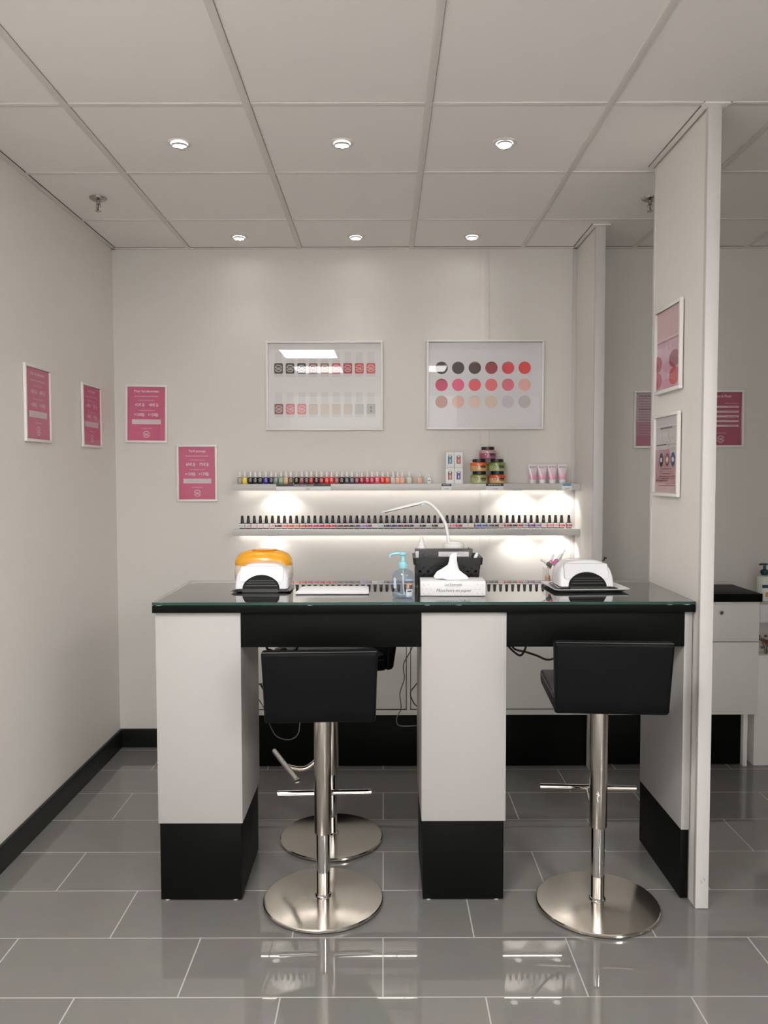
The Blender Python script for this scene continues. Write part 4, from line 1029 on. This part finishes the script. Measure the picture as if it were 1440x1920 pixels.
mini((cx+.004, cy-.012, zc), (R(6), R(3), 0), .0105, .026, .024, mat('mini_olive', (.16, .2, .12), .2), M_CAP, 'nail_polish', 'olive nail polish bottle inside the clear cup', 'nail polish')
mini((cx-.004, cy+.010, zc+.060), (R(5), R(-58), 0), .009, .022, .028, green, M_CAP, 'nail_polish', 'dark green nail polish bottle lying across the top of the clear cup', 'nail polish')
mini((cx+.004, cy+.008, zc+.062), (R(3), R(34), 0), .0095, .030, .030, purp, M_WPLAST, 'nail_polish', 'mauve nail polish bottle leaning right above the clear cup', 'nail polish')
mini((cx-.012, cy+.016, zc+.05), (R(0), R(18), 0), .0085, .034, .026, pinkm, M_WPLAST, 'nail_polish', 'hot pink nail polish bottle upright above the clear cup', 'nail polish')
mini((cx+.012, cy+.018, zc+.052), (R(0), R(30), 0), .0065, .055, .030, M_WPLAST, M_CAP, 'nail_polish', 'thin white polish tube leaning far right out of the clear cup', 'nail polish')

# ------------------------------------------------------------------ room beyond the partition
cab2 = thing('drawer_cabinet', 'white drawer unit with black top beyond the tall partition', 'cabinet', (0, 0, 0))
CX1 = 1.908
MB().box(1.0945, CX1, 4.05, YB-.001, .279, .8595, M_CABW, .001).build('carcass', parent=cab2)
MB().box(1.0945, CX1+.008, 4.018, YB-.001, .860, .9005, M_BLACK, .0012).build('worktop', parent=cab2)
MB().box(1.0945, CX1-.06, 4.085, YB-.016, .004, .2785, M_BLACK, .001).build('plinth', parent=cab2)
for (a, b_) in ((1.10, 1.50), (1.503, CX1)):
    d = MB().box(a, b_, 4.031, 4.0495, .656, .8585, M_CABW, .001).build('drawer', parent=cab2)
    MB().box(a, b_, 4.031, 4.0495, .279, .6515, M_CABW, .001).build('door', parent=cab2)
    lk = MB(); Mr = Matrix.Translation((1.7146 if a > 1.4 else 1.31, 4.0308, .8032)) @ Matrix.Rotation(R(90), 4, 'X')
    tb = bmesh.new(); bmesh.ops.create_cone(tb, cap_ends=True, segments=24, radius1=.012, radius2=.0095, depth=.006); lk.take(tb, M_CHROME, Mr)
    tb = bmesh.new(); bmesh.ops.create_cone(tb, cap_ends=True, segments=16, radius1=.004, radius2=.004, depth=.0075); lk.take(tb, M_DARKINK, Mr)
    lk.build('lock', parent=d)
MB().box(CX1-.058, CX1-.036, 4.06, YB-.02, 0, .2785, M_CABW, .001).build('side_leg', parent=cab2)
sk = thing('wash_basin', 'white wash basin on a white cabinet at the right picture edge', 'basin', (0, 0, 0))
MB().box(CX1+.003, 2.45, 4.072, YB-.001, .0, .575, M_CABW, .001).build('cabinet', parent=sk)
MB().box(CX1+.003, 2.45, 4.15, YB-.001, .576, .745, M_EDGE, .001).build('splash_panel', parent=sk)
bs = MB(); bs.box(CX1+.010, 2.45, 4.05, YB-.001, .745, .842, M_WGLOSS, .012, 3); bs.build('bowl', parent=sk)
t = thing('soap_bottle', 'soap bottle with dark teal pump at the right picture edge', 'bottle', (2.0, 4.18, .8425), 0)
MB().lathe([(.038, 0), (.041, .002), (.041, .115), (.036, .127), (.015, .135)], mat('pale_soap', (.70, .72, .64), .2), 28).build('bottle', parent=t)
b = MB(); b.box(-.030, .030, -.0435, -.0415, .072, .088, mat('label_navy', (.03, .07, .13), .4)); b.box(-.034, .034, -.0435, -.0415, .045, .065, M_PAPER); b.box(-.012, .03, -.0437, -.0416, .025, .05, mat('label_amber', (.55, .33, .10), .4)); b.build('label', parent=t)
tl = mat('dark_teal', (.012, .06, .075), .3)
b = MB().lathe([(.015, .1352), (.017, .137), (.022, .148), (.021, .158), (.008, .166), (.007, .186), (.016, .188), (.016, .194), (.012, .196)], tl, 24); b.tube([(0, 0, .191), (-.02, 0, .191), (-.027, 0, .187)], .005, tl, 8); b.build('pump', parent=t)
t = thing('flower_bunch', 'small bunch of dried reddish flowers below the wash basin', 'flowers', (1.985, 4.11, .5755), 0)
b = MB(); rnd = random.Random(3)
for k in range(16):
    a = rnd.uniform(0, 2*pi); r = rnd.uniform(.01, .05); z = rnd.uniform(.03, .1)
    b.lathe([(.002, -.007), (.007, -.003), (.008, .002), (.005, .006), (.001, .007)], mat('dried_red', (.24, .07, .06), .7) if k % 3 else mat('dried_olive', (.13, .13, .06), .7), 8, (r*cos(a), r*.5*sin(a)*.8, z))
b.build('blossoms', parent=t)
b = MB()
for k in range(6): a = k*1.05; b.tube([(.004*cos(a), .004*sin(a), 0), (.015*cos(a), .01*sin(a), .04), (.04*cos(a), .018*sin(a), .085)], .0015, MC['dried_olive'], 5)
b.build('stems', parent=t)
t = thing('dried_twig', 'dried twig with brown buds beside the stub wall, beyond the partition', 'twig', (1.134, 4.15, .9006), 0)
MB().tube([(0, 0, 0), (.002, 0, .08), (0, 0, .12), (.004, 0, .15), (.014, 0, .165), (.02, 0, .168)], .0022, mat('twig_brown', (.05, .035, .025), .8), 6).build('stem', parent=t)
b = MB()
for (x, z) in ((.014, .161), (.024, .170), (.016, .172)): b.lathe([(.001, -.005), (.004, -.003), (.0052, 0), (.004, .003), (.001, .005)], mat('bud_brown', (.13, .08, .05), .8), 8, (x, 0, z))
b.build('bud', parent=t)

# ------------------------------------------------------------------ world + view
wd = bpy.data.worlds.new('world'); sc.world = wd; wd.use_nodes = True
wd.node_tree.nodes['Background'].inputs[0].default_value = (.985, 1, .985, 1); wd.node_tree.nodes['Background'].inputs[1].default_value = 2.1  # ambient light added through the unseen open front to brighten the room
vs_ = sc.view_settings
sc.display_settings.display_device = 'sRGB'
vs_.view_transform = 'Standard'; vs_.look = 'None'; vs_.gamma = 1; vs_.use_curve_mapping = False
vs_.exposure = 0.56
cy_ = sc.cycles
cy_.use_denoising = True; cy_.max_bounces = 10; cy_.diffuse_bounces = 5; cy_.glossy_bounces = 5; cy_.transmission_bounces = 8; cy_.transparent_max_bounces = 12
cy_.sample_clamp_indirect = 6; cy_.caustics_reflective = False; cy_.caustics_refractive = False
